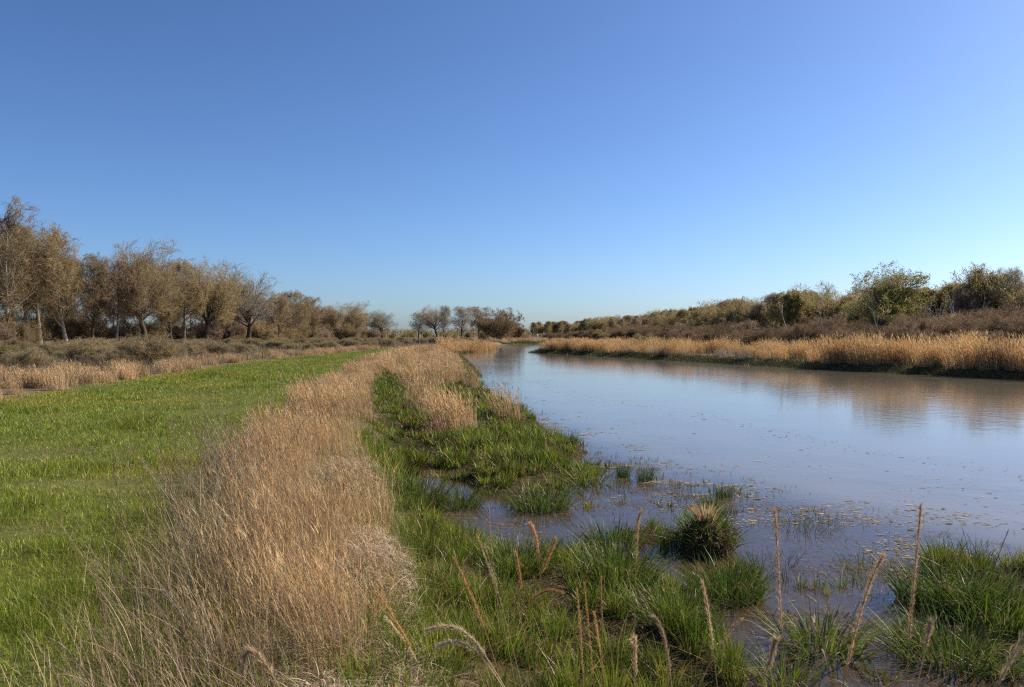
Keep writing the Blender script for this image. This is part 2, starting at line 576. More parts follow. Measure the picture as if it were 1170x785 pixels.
def tree_proto(name, seed, kind, bark, twigs, buds, bud_size, bud_n, twig_w=.042, height=15.0, leafy=False):
    """One tree standing at the origin: trunk (with its limbs) and crown (branches, twigs, buds or young leaves)."""
    r = np.random.default_rng(seed)
    z = np.zeros((1, 3)); up = np.array([[r.normal(0, .04), r.normal(0, .04), 1.]])
    A = lambda v: np.array([v], float)
    H = height
    if kind == 'forest':
        P0, R0 = branch(r, z, up, A(H * .93), A(.021 * H), A(.03), 9, .05, .04)
        P1, R1 = children(r, P0, R0, 30, .33, .99, 60, 14, lambda t, p: H * (.12 + .30 * np.sin(np.pi * np.clip(1.08 - t, 0, 1) ** .75)), .42, 6, .11, .06)
        c2, c3, c4 = 9, 7, 6
    elif kind == 'oak':
        P0, R0 = branch(r, z, up, A(H * .40), A(.029 * H), A(.02 * H), 6, .06, .02)
        P1, R1 = children(r, P0, R0, 15, .5, 1.0, 42, 20, lambda t, p: H * .52 * (.75 + .35 * t), .45, 8, .14, .05)
        c2, c3, c4 = 11, 9, 6
    elif kind == 'upright':
        P0, R0 = branch(r, z, up, A(H * .9), A(.017 * H), A(.03), 9, .04, .05)
        P1, R1 = children(r, P0, R0, 28, .2, .98, 42, 10, lambda t, p: H * (.1 + .26 * np.sin(np.pi * np.clip(1.05 - t, 0, 1) ** .8)), .45, 6, .09, .11)
        c2, c3, c4 = 8, 6, 5
    else:  # 'bush': many stems from the base
        n0 = 18
        d = np.stack([r.normal(0, .55, n0), r.normal(0, .55, n0), r.uniform(.55, 1.1, n0)], -1)
        P0, R0 = branch(r, np.concatenate([r.normal(0, .03 * H, (n0, 2)), np.zeros((n0, 1))], 1), unit(d), r.uniform(.65, .98, n0) * H, np.full(n0, .012 * H), np.full(n0, .003 * H), 6, .09, .06)
        P1, R1 = children(r, P0, R0, 9, .15, .97, 45, 12, lambda t, p: p * (.45 - .22 * t), .5, 4, .12, .08)
        c2, c3, c4 = 5, 4, 3
    P2, R2 = children(r, P1, R1, c2, .18, 1.0, 50, 14, lambda t, p: p * (.52 - .14 * t), .5, 4, .10, .07)
    P3, R3 = children(r, P2, R2, c3, .12, 1.0, 44, 14, lambda t, p: p * (.58 - .2 * t) + .1, .5, 3, .10, .06)
    P4, _ = children(r, P3, R3, c4, .1, 1.0, 40, 14, lambda t, p: .25 + p * .45, .5, 2, .12, .05)
    ec, ex, ez = [k * H for k in ENV[kind]]
    if kind != 'bush' or H > 7:
        P0, P1, P2, P3, P4 = [shaped(p, ec, ex, ez, seed) for p in (P0, P1, P2, P3, P4)]
    root = empty(name)
    mb = MB()
    # root flare
    R0[:, 0] *= 1.5 if kind != 'bush' else 1
    tubes(mb, P0, R0, 9 if kind != 'bush' else 5, bark)
    if kind != 'bush':
        tubes(mb, P1, R1, 6, bark)
    part(mb, 'trunk' if kind != 'bush' else 'stem', M_BARK, root)
    mc = MB()
    tw = pick(twigs, 1, r, .05)[0]
    if kind == 'bush':
        tubes(mc, P1, R1, 3, tw)
    tubes(mc, P2, np.maximum(R2, .006), 3, np.array(bark) * .8 + tw * .2 if kind != 'bush' else tw * .9)
    strips(mc, P3, np.maximum(R3[:, 0] * 2, twig_w * 1.2), pick(twigs, len(P3), r), r=r)
    strips(mc, P4, np.full(len(P4), twig_w), pick(twigs, len(P4), r), r=r)
    if bud_n:
        j = r.random(len(P4)) < min(1, bud_n)
        reps = max(1, int(round(bud_n)))
        # leaves come in clumps: some boughs are further out than others
        src = np.repeat(P4[j], reps, 0)
        mask = r.random(len(src)) < .35 + .65 * (vnoise(src[:, 1, 0] + src[:, 1, 2] * .7, src[:, 1, 1] - src[:, 1, 2] * .5, H * .13, seed) > -.15)
        src = src[mask]
        k = r.random((len(src), 1))
        ctr = src[:, 0] * (1 - k) + src[:, 2] * k + r.normal(0, bud_size * .6, (len(src), 3))
        cards(mc, ctr, bud_size * r.uniform(.6, 1.4, len(src)), pick(buds, len(src), r), r=r)
    part(mc, 'crown', M_LEAF if leafy else M_TWIG, root)
    return root


BARK_DARK = (.085, .066, .048); BARK_GREY = (.20, .17, .135); BARK_PALE = (.36, .31, .24)
TW_BROWN = [(.33, .25, .145), (.28, .21, .115), (.38, .295, .175)]
TW_DARK = [(.22, .155, .085), (.18, .125, .07), (.26, .19, .11)]
TW_GREY = [(.34, .295, .225), (.29, .25, .19), (.40, .35, .27)]
TW_RED = [(.32, .235, .165), (.27, .195, .14), (.37, .275, .20)]
BUD_OLIVE = [(.31, .245, .10), (.35, .28, .12), (.27, .215, .09)]
BUD_GREEN = [(.15, .17, .04), (.19, .20, .05), (.12, .135, .035)]
BUD_YELL = [(.33, .30, .06), (.28, .25, .06)]
BUD_GREY = [(.24, .22, .17), (.20, .19, .14)]
LEAF_OLIVE = [(.29, .24, .06), (.34, .275, .07), (.23, .20, .05)]
LEAF_GREEN = [(.20, .23, .045), (.25, .26, .05), (.16, .19, .04)]
THICK = [(.20, .14, .088), (.165, .112, .07), (.25, .18, .115)]
SCRUB = [(.31, .245, .14), (.26, .20, .11), (.36, .29, .175)]
SCRUB_OLIVE = [(.24, .25, .08), (.29, .27, .10), (.20, .22, .065)]

T = {}
T['forest_a'] = tree_proto('forest_tree', 11, 'forest', BARK_GREY, TW_BROWN, BUD_OLIVE, .11, 1.0, height=18)
T['forest_b'] = tree_proto('forest_tree', 12, 'upright', BARK_DARK, TW_BROWN, BUD_OLIVE + BUD_YELL[1:], .12, 1.0, height=17)
T['forest_c'] = tree_proto('forest_tree', 13, 'forest', BARK_GREY, TW_RED, TW_RED, .10, .6, height=14)
T['forest_pale'] = tree_proto('forest_tree', 14, 'upright', BARK_PALE, TW_BROWN, BUD_OLIVE, .10, .5, height=19)
T['oak_a'] = tree_proto('oak_tree', 21, 'oak', BARK_DARK, TW_BROWN, BUD_OLIVE, .12, 1.0, height=15)
T['oak_b'] = tree_proto('oak_tree', 22, 'oak', BARK_DARK, TW_GREY, BUD_OLIVE, .10, .5, height=14)
T['oak_c'] = tree_proto('oak_tree', 25, 'oak', BARK_DARK, TW_BROWN, BUD_YELL, .12, .8, height=14)
T['oak_green'] = tree_proto('oak_tree', 23, 'oak', BARK_DARK, TW_BROWN, LEAF_GREEN, .25, 2.4, height=14, leafy=True)
T['oak_olive'] = tree_proto('oak_tree', 24, 'oak', BARK_DARK, TW_BROWN, LEAF_OLIVE, .24, 2.0, height=13, leafy=True)
T['bare_grey'] = tree_proto('bare_tree', 31, 'upright', BARK_DARK, TW_GREY, BUD_GREY, .10, .5, height=11, twig_w=.028)
T['bare_round'] = tree_proto('bare_tree', 32, 'oak', BARK_DARK, TW_GREY, BUD_GREY, .10, .6, height=11, twig_w=.028)
T['wood_olive'] = tree_proto('woodland_tree', 41, 'upright', BARK_GREY, TW_BROWN, LEAF_OLIVE, .20, 1.0, height=12, leafy=True)
T['wood_green'] = tree_proto('woodland_tree', 42, 'forest', BARK_GREY, TW_BROWN, LEAF_OLIVE + LEAF_GREEN, .24, 1.2, height=11, leafy=True)
T['wood_bare'] = tree_proto('woodland_tree', 43, 'upright', BARK_GREY, TW_RED, TW_RED, .12, .4, height=11)
T['wood_wide'] = tree_proto('woodland_tree', 44, 'oak', BARK_DARK, TW_BROWN, LEAF_OLIVE + BUD_YELL, .20, 1.0, height=11, leafy=True)
T['bush_big'] = tree_proto('round_bush', 51, 'bush', BARK_DARK, TW_DARK, TW_DARK, .12, 2.0, height=8, twig_w=.05)
T['under_bush'] = tree_proto('understory_bush', 52, 'bush', BARK_DARK, TW_BROWN, BUD_OLIVE, .10, .8, height=5.5, twig_w=.03)
T['under_red'] = tree_proto('understory_bush', 53, 'bush', BARK_DARK, TW_RED, TW_RED, .10, .5, height=5, twig_w=.03)
T['shrub_brown'] = tree_proto('scrub_shrub', 61, 'bush', BARK_GREY, SCRUB, SCRUB, .05, .6, height=2.2, twig_w=.014)
T['shrub_olive'] = tree_proto('scrub_shrub', 62, 'bush', BARK_GREY, SCRUB, SCRUB_OLIVE, .06, 1.0, height=2.0, twig_w=.014)
T['shrub_green'] = tree_proto('scrub_shrub', 63, 'bush', BARK_GREY, SCRUB, LEAF_GREEN, .07, 1.3, height=1.9, twig_w=.016, leafy=True)
T['thicket'] = tree_proto('thicket_shrub', 64, 'bush', BARK_GREY, THICK, THICK, .06, .6, height=3.6, twig_w=.022)
T['thicket_b'] = tree_proto('thicket_shrub', 65, 'bush', BARK_GREY, THICK, THICK, .06, .4, height=3.4, twig_w=.022)
T['thicket_green'] = tree_proto('thicket_shrub', 66, 'bush', BARK_GREY, TW_BROWN, BUD_GREEN, .08, 1.0, height=3.2, twig_w=.022)
CATS = dict(forest_tree='tree', oak_tree='tree', bare_tree='tree', woodland_tree='tree', round_bush='bush', understory_bush='bush', scrub_shrub='shrub', thicket_shrub='shrub')
for o in T.values():
    o['category'] = CATS[o.name.split('.')[0]]
used = set()


def plant(key, x, y, sc=1.0, rz=None, label=None, group=None, squash=1.0, wide=1.0):
    src = T[key]
    first = key not in used
    used.add(key)
    z = float(ground_h(np.array([x]), np.array([y]))[0]) - .03
    return copy_tree(src, (x, y, z), rng.uniform(0, 6.28) if rz is None else rz, (sc * wide, sc * wide, sc * squash), label, group if group else '', first)


BASE_H = {}
for k_, o_ in T.items():
    me_ = KIDS[o_.name][1].data
    co_ = np.empty(len(me_.vertices) * 3, np.float32); me_.vertices.foreach_get('co', co_)
    BASE_H[k_] = float(np.percentile(co_[2::3], 98.0))


def tree_at(key, px, top, dist, label, group=None, rz=None, wide=1.0):
    """A tree whose foot is DIST metres out along column px and whose top shows at row TOP of the photograph."""
    x = (px - CX) / FPX * dist
    h = EYE + (HY - top) / FPX * dist - .5
    return plant(key, x, dist, h / BASE_H[key], rz, label, group, 1.0, wide)


# the wood on the left, front row first
tree_at('forest_pale', 10, 236, 107, 'tallest tree of the left wood, pale forked trunk and brown twigs', rz=0.3)
tree_at('forest_a', 45, 262, 112, 'full brown tree just right of the tallest pale trunked tree')
tree_at('forest_pale', 76, 274, 116, 'narrow sparse tree rising above the brown trees beside the tallest one', wide=1.15)
tree_at('forest_b', 105, 293, 118, 'brown tree in the dip between the tallest tree and the broad oak')
tree_at('forest_c', 132, 300, 121, 'thin reddish tree with bare twig tips before the broad oak')
tree_at('oak_a', 166, 284, 127, 'broad domed oak highest in the middle of the left wood', rz=1.0, wide=.9)
tree_at('forest_b', 196, 312, 133, 'slim bare tree with a pale crown right of the domed oak')
tree_at('forest_a', 210, 300, 138, 'upright brown tree close behind the slim one by the domed oak')
tree_at('oak_c', 236, 304, 142, 'oak with yellow green new leaves halfway up its crown', wide=.85)
tree_at('oak_b', 284, 309, 155, 'open bare oak with a round fan of limbs against the sky', rz=2.0)
tree_at('forest_b', 318, 336, 172, 'olive tree at the right foot of the open bare oak')
tree_at('forest_a', 338, 334, 188, 'tall brown tree right of the open bare oak')
tree_at('forest_b', 358, 340, 200, 'dense brown tree with a flat top in the low part of the wood')
tree_at('oak_c', 382, 350, 232, 'yellowish tree left of the crooked dark oak')
tree_at('oak_a', 408, 348, 245, 'crooked dark oak with heavy limbs near the end of the wood', rz=.6)
tree_at('bare_round', 437, 357, 275, 'low grey round tree that ends the left wood', wide=1.15)
g_wood = 'trees crowded in the left wood'
for i in range(80):
    y = 100 + 185 * rng.random() ** 1.25
    edge = np.interp(y, [90, 107, 155, 200, 280, 320], [-76, -69, -56, -51, -49, -44])
    x = edge - (1 if i % 5 in (1, 4) else 3) - 28 * rng.random() ** (2 if i % 5 in (1, 4) else 1)
    key = ['forest_a', 'forest_pale', 'forest_b', 'forest_c', 'forest_pale'][i % 5]
    top = np.interp((x / y) * FPX + CX, [-60, 0, 60, 100, 130, 165, 190, 215, 245, 285, 320, 360, 400, 440, 480], [236, 255, 285, 300, 312, 300, 318, 316, 318, 325, 343, 348, 356, 366, 372])
    h = min(17.5, max(6, (HY - top) / FPX * y + 1.4)) * rng.uniform(.84, 1.03)
    plant(key, x, y, h / BASE_H[key], label='slim pale trunked tree among the brown trees of the left wood' if key == 'forest_pale' else 'brown budding tree crowded among others in the left wood',
          group='slim trees in the left wood' if key == 'forest_pale' else g_wood, wide=.85 if key == 'forest_pale' else 1.0)
g_under = 'bushes under the left wood'
for i in range(130):
    y = 95 + 190 * rng.random() ** 1.3
    x = np.interp(y, [90, 107, 155, 200, 280, 320], [-76, -69, -56, -51, -49, -44]) + rng.uniform(-9, 4)
    plant('under_red' if i % 3 == 0 else 'under_bush', x, y, rng.uniform(.35, 1.0), label='twiggy brown bush filling the foot of the left wood', group=g_under)

# the open group across the end of the path
tree_at('bare_grey', 478, 358, 262, 'leftmost grey tree of the open group beyond the path end', wide=1.75)
tree_at('bare_round', 499, 352, 255, 'wide bare grey tree with a pole straight stem beside it', wide=.95)
tree_at('bare_grey', 507, 350, 250, 'narrow straight tree rising through the wide bare grey tree', wide=.8)
tree_at('bare_grey', 527, 351, 255, 'slim greenish grey tree in the middle of the open group', wide=1.55)
tree_at('bare_grey', 547, 351, 262, 'pale bare tree with spread twigs behind the round bush', wide=1.7, rz=2.2)
tree_at('bush_big', 569, 356, 205, 'big round brown bush at the river bend', wide=1.15)
tree_at('bush_big', 590, 370, 230, 'smaller brown bush behind the big round bush', wide=.9)
for px, d, s in ((462, 300, .5), (470, 270, .55), (488, 275, .6), (512, 270, .55), (535, 268, .6), (553, 260, .6), (600, 260, .4), (448, 290, .5), (520, 240, .4), (495, 240, .35)):
    plant('under_bush', (px - CX) / FPX * d, d, s, label='low brown bush at the feet of the open tree group', group='low bushes beyond the path end')

# the wood on the right
oak = tree_at('oak_green', 1020, 306, 138, 'lone wide oak in fresh green leaf above the right thicket', rz=.4, wide=1.1)
tree_at('oak_olive', 1118, 303, 132, 'tall olive tree with a rounded top near the right edge of the wood', rz=1.2, wide=.8)
tree_at('bare_grey', 1148, 301, 130, 'tall thin pale tree behind the rounded olive tree')
tree_at('oak_olive', 1085, 322, 145, 'low spreading tree between the lone oak and the tall olive tree')
tree_at('oak_olive', 985, 338, 150, 'green tree whose crown fills the left side of the lone oak')
g_r = 'trees of the right wood'
lab_r = {'wood_olive': 'olive budding tree in the long wood across the river', 'wood_green': 'olive budding tree in the long wood across the river', 'wood_wide': 'olive budding tree in the long wood across the river', 'wood_bare': 'bare reddish tree in the long wood across the river'}
for i in range(285):
    u = rng.random()
    y = 125 * (5.6 ** (u ** .9)) if i < 230 else rng.uniform(330, 700)
    edge = np.interp(y, [100, 140, 212, 420, 600, 720], [74, 70, 63, 56, 30, 8])
    row = rng.random()
    x = edge + row * 22 * (y / 150) ** .5 + rng.uniform(-3, 3)
    px = x / y * FPX + CX
    top = np.interp(px, [590, 650, 700, 750, 800, 850, 900, 960, 1000, 1080, 1170], [370, 368, 364, 359, 353, 345, 336, 331, 330, 326, 318])
    h = (HY - top) / FPX * y + 1.6
    key = ['wood_olive', 'wood_wide', 'wood_bare', 'wood_green', 'wood_bare', 'wood_wide', 'wood_olive'][i % 7]
    plant(key, x, y, h / BASE_H[key] * rng.uniform(.62, 1.08), label=lab_r[key], group=g_r if key != 'wood_bare' else 'bare trees of the right wood', wide=rng.uniform(.9, 1.25))

for i in range(70):
    y = 120 * (4.2 ** (rng.random() ** .9))
    x = np.interp(y, [100, 140, 212, 420, 600, 720], [74, 70, 63, 56, 30, 8]) + rng.uniform(-6, 3)
    plant('under_red' if i % 2 else 'under_bush', x, y, rng.uniform(.7, 1.25), label='dark twiggy bush along the foot of the right wood', group='bushes along the foot of the right wood', wide=1.3)

# far woods closing the view: nobody could count these trees
def far_wood():
    mb = MB()
    n = 1500
    a = rng.uniform(-1.05, 1.05, n)
    d = rng.uniform(760, 900, n)
    x, y = np.sin(a) * d, np.cos(a) * d
    h = rng.uniform(6, 10, n)
    for k in range(n):
        pass
    base = np.stack([x, y, np.full(n, .3)], -1)
    P = np.stack([base, base + np.stack([x * 0, x * 0, h * .8], -1)], 1)
    tubes(mb, P, np.tile(np.array([[.2, .1]]), (n, 1)), 4, BARK_DARK)
    m = 90
    ctr = np.repeat(base, m, 0)
    dv = unit(rng.normal(size=(n * m, 3))) * rng.random((n * m, 1)) ** .4
    hh = np.repeat(h, m)[:, None]
    ctr = ctr + dv * np.concatenate([hh * .42, hh * .42, hh * .45], 1) + np.concatenate([hh * 0, hh * 0, hh * .55], 1)
    cards(mb, ctr, rng.uniform(.6, 1.3, len(ctr)), pick(TW_BROWN + LEAF_OLIVE + LEAF_OLIVE, len(ctr)))
    tag(mb.build('distant_woods', M_TWIG), kind='stuff')


far_wood()

# ------------------------------------------------------------------ scrub on both sides
g_sl = 'shrubs of the left scrub'
SHL = {'shrub_brown': 'twiggy brown shrub in the scrub below the left wood', 'shrub_olive': 'olive budding shrub in the scrub below the left wood', 'shrub_green': 'shrub with green new leaves in the left scrub'}
n_s = 0
while n_s < 250:
    y = 26 + 175 * rng.random() ** 1.15
    x0, x1 = PL(y) - (8.5 if y < 34 else 4.5), np.interp(y, [20, 107, 155, 280], [-40, -66, -54, -47])
    x = x0 + (x1 - x0) * rng.random()
    if x < -.72 * y - 4:
        continue
    g = vnoise(x, y, 14, 77)
    key = 'shrub_green' if g > .3 and rng.random() < .5 else ('shrub_olive' if g > .02 else 'shrub_brown')
    plant(key, x, y, rng.uniform(.30, .62) * (1.1 if y < 50 else .85), label=SHL[key], group=g_sl + {'shrub_brown': ', brown', 'shrub_olive': ', olive', 'shrub_green': ', green'}[key], wide=rng.uniform(1.2, 1.9))
    n_s += 1
THL = {'thicket': 'leafless purple brown shrub in the thicket across the river', 'thicket_b': 'leafless purple brown shrub in the thicket across the river', 'thicket_green': 'shrub with green buds in the thicket across the river'}
n_s = 0
while n_s < 290:
    y = 38 + 260 * rng.random() ** 1.8
    lo = RB(y) + 11 if y < 97 else np.interp(y, [97, 185, 190, 300], [20, 60, 8, 12])
    hi = np.interp(y, [30, 140, 212, 420], [66, 68, 62, 54])
    x = lo + (hi - lo) * rng.random()
    if x > .72 * y + 6 or (98 < y < 186 and x < 62):
        continue
    key = 'thicket_green' if vnoise(x, y, 9, 91) > .45 else ('thicket' if rng.random() < .6 else 'thicket_b')
    depth = np.clip((x - lo) / 25, 0, 1)
    plant(key, x, y, rng.uniform(.42, .62) + .6 * depth * rng.uniform(.6, 1.0), label=THL[key], group='leafless thicket shrubs' if key != 'thicket_green' else 'budding thicket shrubs', wide=1.25)
    n_s += 1

# pale dead saplings standing in the thicket
def dead_sapling(seed):
    r = np.random.default_rng(seed)
    root = empty('dead_sapling')
    P0, R0 = branch(r, np.zeros((1, 3)), np.array([[r.normal(0, .25), r.normal(0, .2), 1.]]), np.array([4.6]), np.array([.05]), np.array([.015]), 7, .07, 0)
    P1, R1 = children(r, P0, R0, 5, .45, .95, 32, 8, lambda t, p: p * .25, .6, 4, .08, .05)
    mb = MB(); tubes(mb, P0, R0, 6, (.46, .41, .34)); part(mb, 'stem', M_BARK, root)
    mb = MB(); tubes(mb, P1, R1, 4, (.46, .41, .34)); part(mb, 'twigs', M_BARK, root)
    return root


saps = [dead_sapling(s) for s in (1, 2, 3)]
for s_ in saps:
    s_['category'] = 'dead tree'
for i, px in enumerate((1057, 1066, 1078, 1092, 1101, 1108, 1070, 1150, 1012, 940, 905, 1030)):
    d = 84 + 7 * math.sin(i * 2.3)
    x = (px - CX) / FPX * d
    copy_tree(saps[i % 3], (x, d, .45), i * 1.1, (1.2, 1.2, 1.28 + .15 * math.sin(i * 1.7)), 'pale dead sapling sticking up out of the thicket', 'dead saplings in the thicket', i < 3)

# ------------------------------------------------------------------ dry clump grasses
STRAW = [(.50, .335, .17), (.44, .28, .135), (.56, .40, .22), (.42, .25, .11)]
STRAW_PINK = [(.48, .35, .195), (.54, .41, .245), (.38, .265, .145)]
STRAW_GOLD = [(.62, .40, .17), (.56, .335, .13), (.66, .46, .23)]
THATCH = [(.50, .385, .27), (.42, .30, .20), (.58, .46, .33), (.32, .22, .14)]
WIND = math.pi          # plumes lean to the left


def clump_proto(name, seed, h, rad, n, wd, pal, plume, thatch_n, lean=.25, parts=True):
    """A tussock of dry grass: upright stems with feathery tops and a skirt of curled dead leaves."""
    r = np.random.default_rng(seed)
    root = empty(name)
    a = r.uniform(0, 2 * math.pi, n); q = rad * np.sqrt(r.random(n))
    base = np.stack([np.cos(a) * q, np.sin(a) * q, np.full(n, -.02)], -1)
    out = a + r.normal(0, .5, n)
    dx = np.cos(out) * (q / rad) * .22 + math.cos(WIND) * lean + r.normal(0, .12, n)
    dy = np.sin(out) * (q / rad) * .22 + r.normal(0, .12, n)
    hh = h * r.uniform(.45, 1.0, n) * (1.0 - .25 * (q / rad) ** 2)
    mb = MB()
    P = blades(mb, base, hh, wd * r.uniform(.7, 1.3, n), np.arctan2(dy, dx), np.hypot(dx, dy), pick(pal, n, r), 4, droop=r.uniform(0, .12, n), r=r)
    if plume:
        # side plumes on the upper half of the taller stems
        tall = np.nonzero(hh > h * .6)[0]
        m = len(tall) * plume
        idx = np.repeat(tall, plume)
        f = r.uniform(1.6, 3.95, m); i0 = f.astype(int); fr = (f - i0)[:, None]
        st = P[idx, i0] * (1 - fr) + P[idx, i0 + 1] * fr
        blades(mb, st, r.uniform(.05, .13, m) * h, wd * 1.5, np.arctan2(dy, dx)[idx] + r.normal(0, .8, m), r.uniform(.2, .9, m), pick(STRAW_GOLD + pal, m, r), 2, r=r)
    part(mb, 'stems', M_STRAW, root)
    if thatch_n:
        m = thatch_n
        a = r.uniform(0, 2 * math.pi, m); q = rad * 1.25 * np.sqrt(r.random(m))
        base = np.stack([np.cos(a) * q, np.sin(a) * q, h * .30 * r.random(m) * (1.1 - q / rad / 1.3)], -1)
        mt = MB()
        blades(mt, base, h * r.uniform(.10, .26, m), wd * 1.15, a + r.normal(0, 1.2, m), r.uniform(.5, 2.4, m), pick(THATCH + pal[:1], m, r), 4, droop=r.uniform(.3, 1.1, m), r=r)
        part(mt, 'dead_leaves', M_STRAW, root)
    root['category'] = 'grass clump'
    return root


def put(protos, i, x, y, sc, label, group, sq=1.0, rz=None, dz=0.0):
    src = protos[i % len(protos)]
    first = src.name not in used
    used.add(src.name)
    z = float(ground_h(np.array([x]), np.array([y]))[0]) + dz
    return copy_tree(src, (x, y, z), rng.normal(0, .5) if rz is None else rz, (sc, sc, sc * sq), label, group, first)


near_cl = [clump_proto('broomsedge_clump', 100 + k, 1.0, .27, 150, .0036, STRAW + STRAW_PINK + STRAW_GOLD[:1], 4, 520, .17) for k in range(4)]
mid_cl = [clump_proto('broomsedge_clump', 110 + k, 1.0, .34, 200, .0075, STRAW + STRAW_PINK, 4, 160, .26) for k in range(3)]
far_cl = [clump_proto('broomsedge_clump', 120 + k, 1.0, .55, 190, .017, STRAW + STRAW_PINK, 2, 40, .2) for k in range(3)]
bank_cl = [clump_proto('reed_clump', 130 + k, 1.45, .55, 230, .015, STRAW_GOLD + STRAW, 3, 60, .12) for k in range(4)]
bank_grey = [clump_proto('reed_clump', 140, 1.1, .6, 200, .014, [(.30, .24, .19), (.36, .29, .23)], 1, 120, .2)]

def alias(protos, name):
    """The same broomsedge tussocks under a second name."""
    out = []
    for p in protos:
        o = empty(name); o['category'] = p['category']
        for ch in KIDS[p.name]:
            c = ch.copy(); col.objects.link(c); c.parent = o
            KIDS.setdefault(o.name, []).append(c)
        out.append(o)
    return out


bend_mid, bend_far = alias(mid_cl, 'bend_broomsedge_clump'), alias(far_cl, 'bend_broomsedge_clump')  # broomsedge again, not another grass; only named apart by area
edge_mid, edge_far = alias(mid_cl, 'path_broomsedge_clump'), alias(far_cl, 'path_broomsedge_clump')
lab_strip = 'dry tan broomsedge clump in the long strip beside the green path'
i = 0
while i < 250:
    y = 3.6 * (100 / 3.6) ** (rng.random() ** .85)
    u = rng.random()
    sl, sr = SL(y), SR(y)
    x = sl + .25 + (sr - sl - .35) * u
    if y < 6 and u < .35 and rng.random() < .6:
        continue
    if y < 18 and vnoise(x, y, .9, 90, 2) < -.22:
        continue
    s = rng.uniform(.55, 1.0) * (.74 + .22 * min(1, y / 11))
    s *= 1 - .28 * sstep(12, 26, y)
    if y < 15:
        s *= 1.0 if u < .55 or y > 9 else rng.uniform(.6, .92)
    pr = near_cl if y < 13 else (mid_cl if y < 30 else far_cl)
    put(pr, rng.integers(0, 9), x, y, s, lab_strip, 'broomsedge clumps of the long strip')
    i += 1
# clumps out in the marsh, from the photograph
for k, (px, py, hpx, lab) in enumerate([
        (508, 492, 72, 'round pinkish broomsedge clump standing alone in the green marsh'),
        (580, 480, 50, 'golden leaning broomsedge clump at the edge of the water'),
        (478, 470, 50, 'pale broomsedge clump left of the round pinkish clump'),
        (470, 445, 40, 'small tan clump behind the round pinkish clump'),
        (498, 440, 42, 'dark tan clump in the row above the green marsh'),
        (522, 434, 36, 'tan clump in the row nearest the water edge'),
        (538, 440, 34, 'low tan clump at the point of the marsh')]):
    x, y = at(px, py, .12)
    put(mid_cl if y > 14 else near_cl, k, x, y, hpx / FPX * y / .98, lab, '')
    if k in (0, 2):
        put(mid_cl, k + 1, x + .3, y + .3, hpx / FPX * y / 1.15, 'broomsedge clump grown into the back of its larger neighbour', 'clumps grown into their neighbours')
# beyond: tan to the water on the left bank
for k in range(150):
    y = 34 + 100 * rng.random() ** 1.2
    x = SR(y) - .5 + (WE(y) - .8 - SR(y) + .5) * rng.random()
    put(bend_mid if y < 40 else bend_far, rng.integers(0, 9), x, y, rng.uniform(.6, 1.15), 'dry tan clump on the low bank by the river bend', 'tan clumps by the river bend')
for k in range(60):
    x, y = rng.uniform(-5, 24), 184.5 + rng.uniform(0, 6)
    put(bend_far, k, x, y, rng.uniform(1, 1.4), 'dry tan clump on the far shore of the bend', 'tan clumps on the far shore')
# tall reeds by the bend
for k, (px, d) in enumerate([(515, 96), (522, 98), (530, 97), (538, 99), (545, 98), (552, 102), (560, 104), (508, 93), (526, 101), (534, 103), (548, 104), (519, 94)]):
    put(bank_cl, k, (px - CX) / FPX * d, d, 1.35 + .2 * math.sin(k * 2.1), 'tall pale reed clump above the tan bank by the bend', 'tall reeds by the bend')
# left edge of the path
for k in range(170):
    if k < 95:
        y = rng.uniform(17.5, 31); x = PL(y) - rng.uniform(.2, 5.5)
    else:
        y = rng.uniform(30, 92); x = PL(y) - rng.uniform(.1, 2.8)
    put(edge_mid if y < 24 else edge_far, rng.integers(0, 9), x, y, rng.uniform(.5, .8) if y < 40 else rng.uniform(.35, .75), 'tan grass clump along the scrub side of the green path', 'tan grass along the scrub side of the path')
# right bank, one clump after the other
nb = 0
while nb < 290:
    y = 30 + 66 * rng.random()
    dpt = 1.0 + 9.5 * rng.random() ** 1.5
    x = RB(y) + dpt
    if x > .72 * y + 3 or y > 97:
        continue
    grey = 56 < y < 76 and dpt < 3.5 and rng.random() < .55
    if vnoise(x, y, 3.2, 60) < -.22:
        continue
    if grey:
        put(bank_grey, 0, x, y, rng.uniform(.75, 1.0), 'grey brown flattened reed clump on the far bank', 'grey reeds on the far bank')
    else:
        put(bank_cl, rng.integers(0, 9), x, y, rng.uniform(.7, 1.4) * (1.1 if y < 52 else .9), 'golden dry reed clump on the bank across the river', 'golden reeds on the far bank')
    nb += 1

# ------------------------------------------------------------------ green grass that nobody could count
def scatter(dens, y0, y1, xlo, xhi, r=rng):
    ys = np.geomspace(y0, y1, 1500)
    lo, hi = xlo(ys), xhi(ys)
    pdf = dens(ys) * np.maximum(hi - lo, 0)
    cdf = np.concatenate([[0], np.cumsum((pdf[1:] + pdf[:-1]) * .5 * np.diff(ys))])
    n = int(cdf[-1])
    y = np.interp(r.random(n) * cdf[-1], cdf, ys)
    x = xlo(y) + (xhi(y) - xlo(y)) * r.random(n)
    return x, y


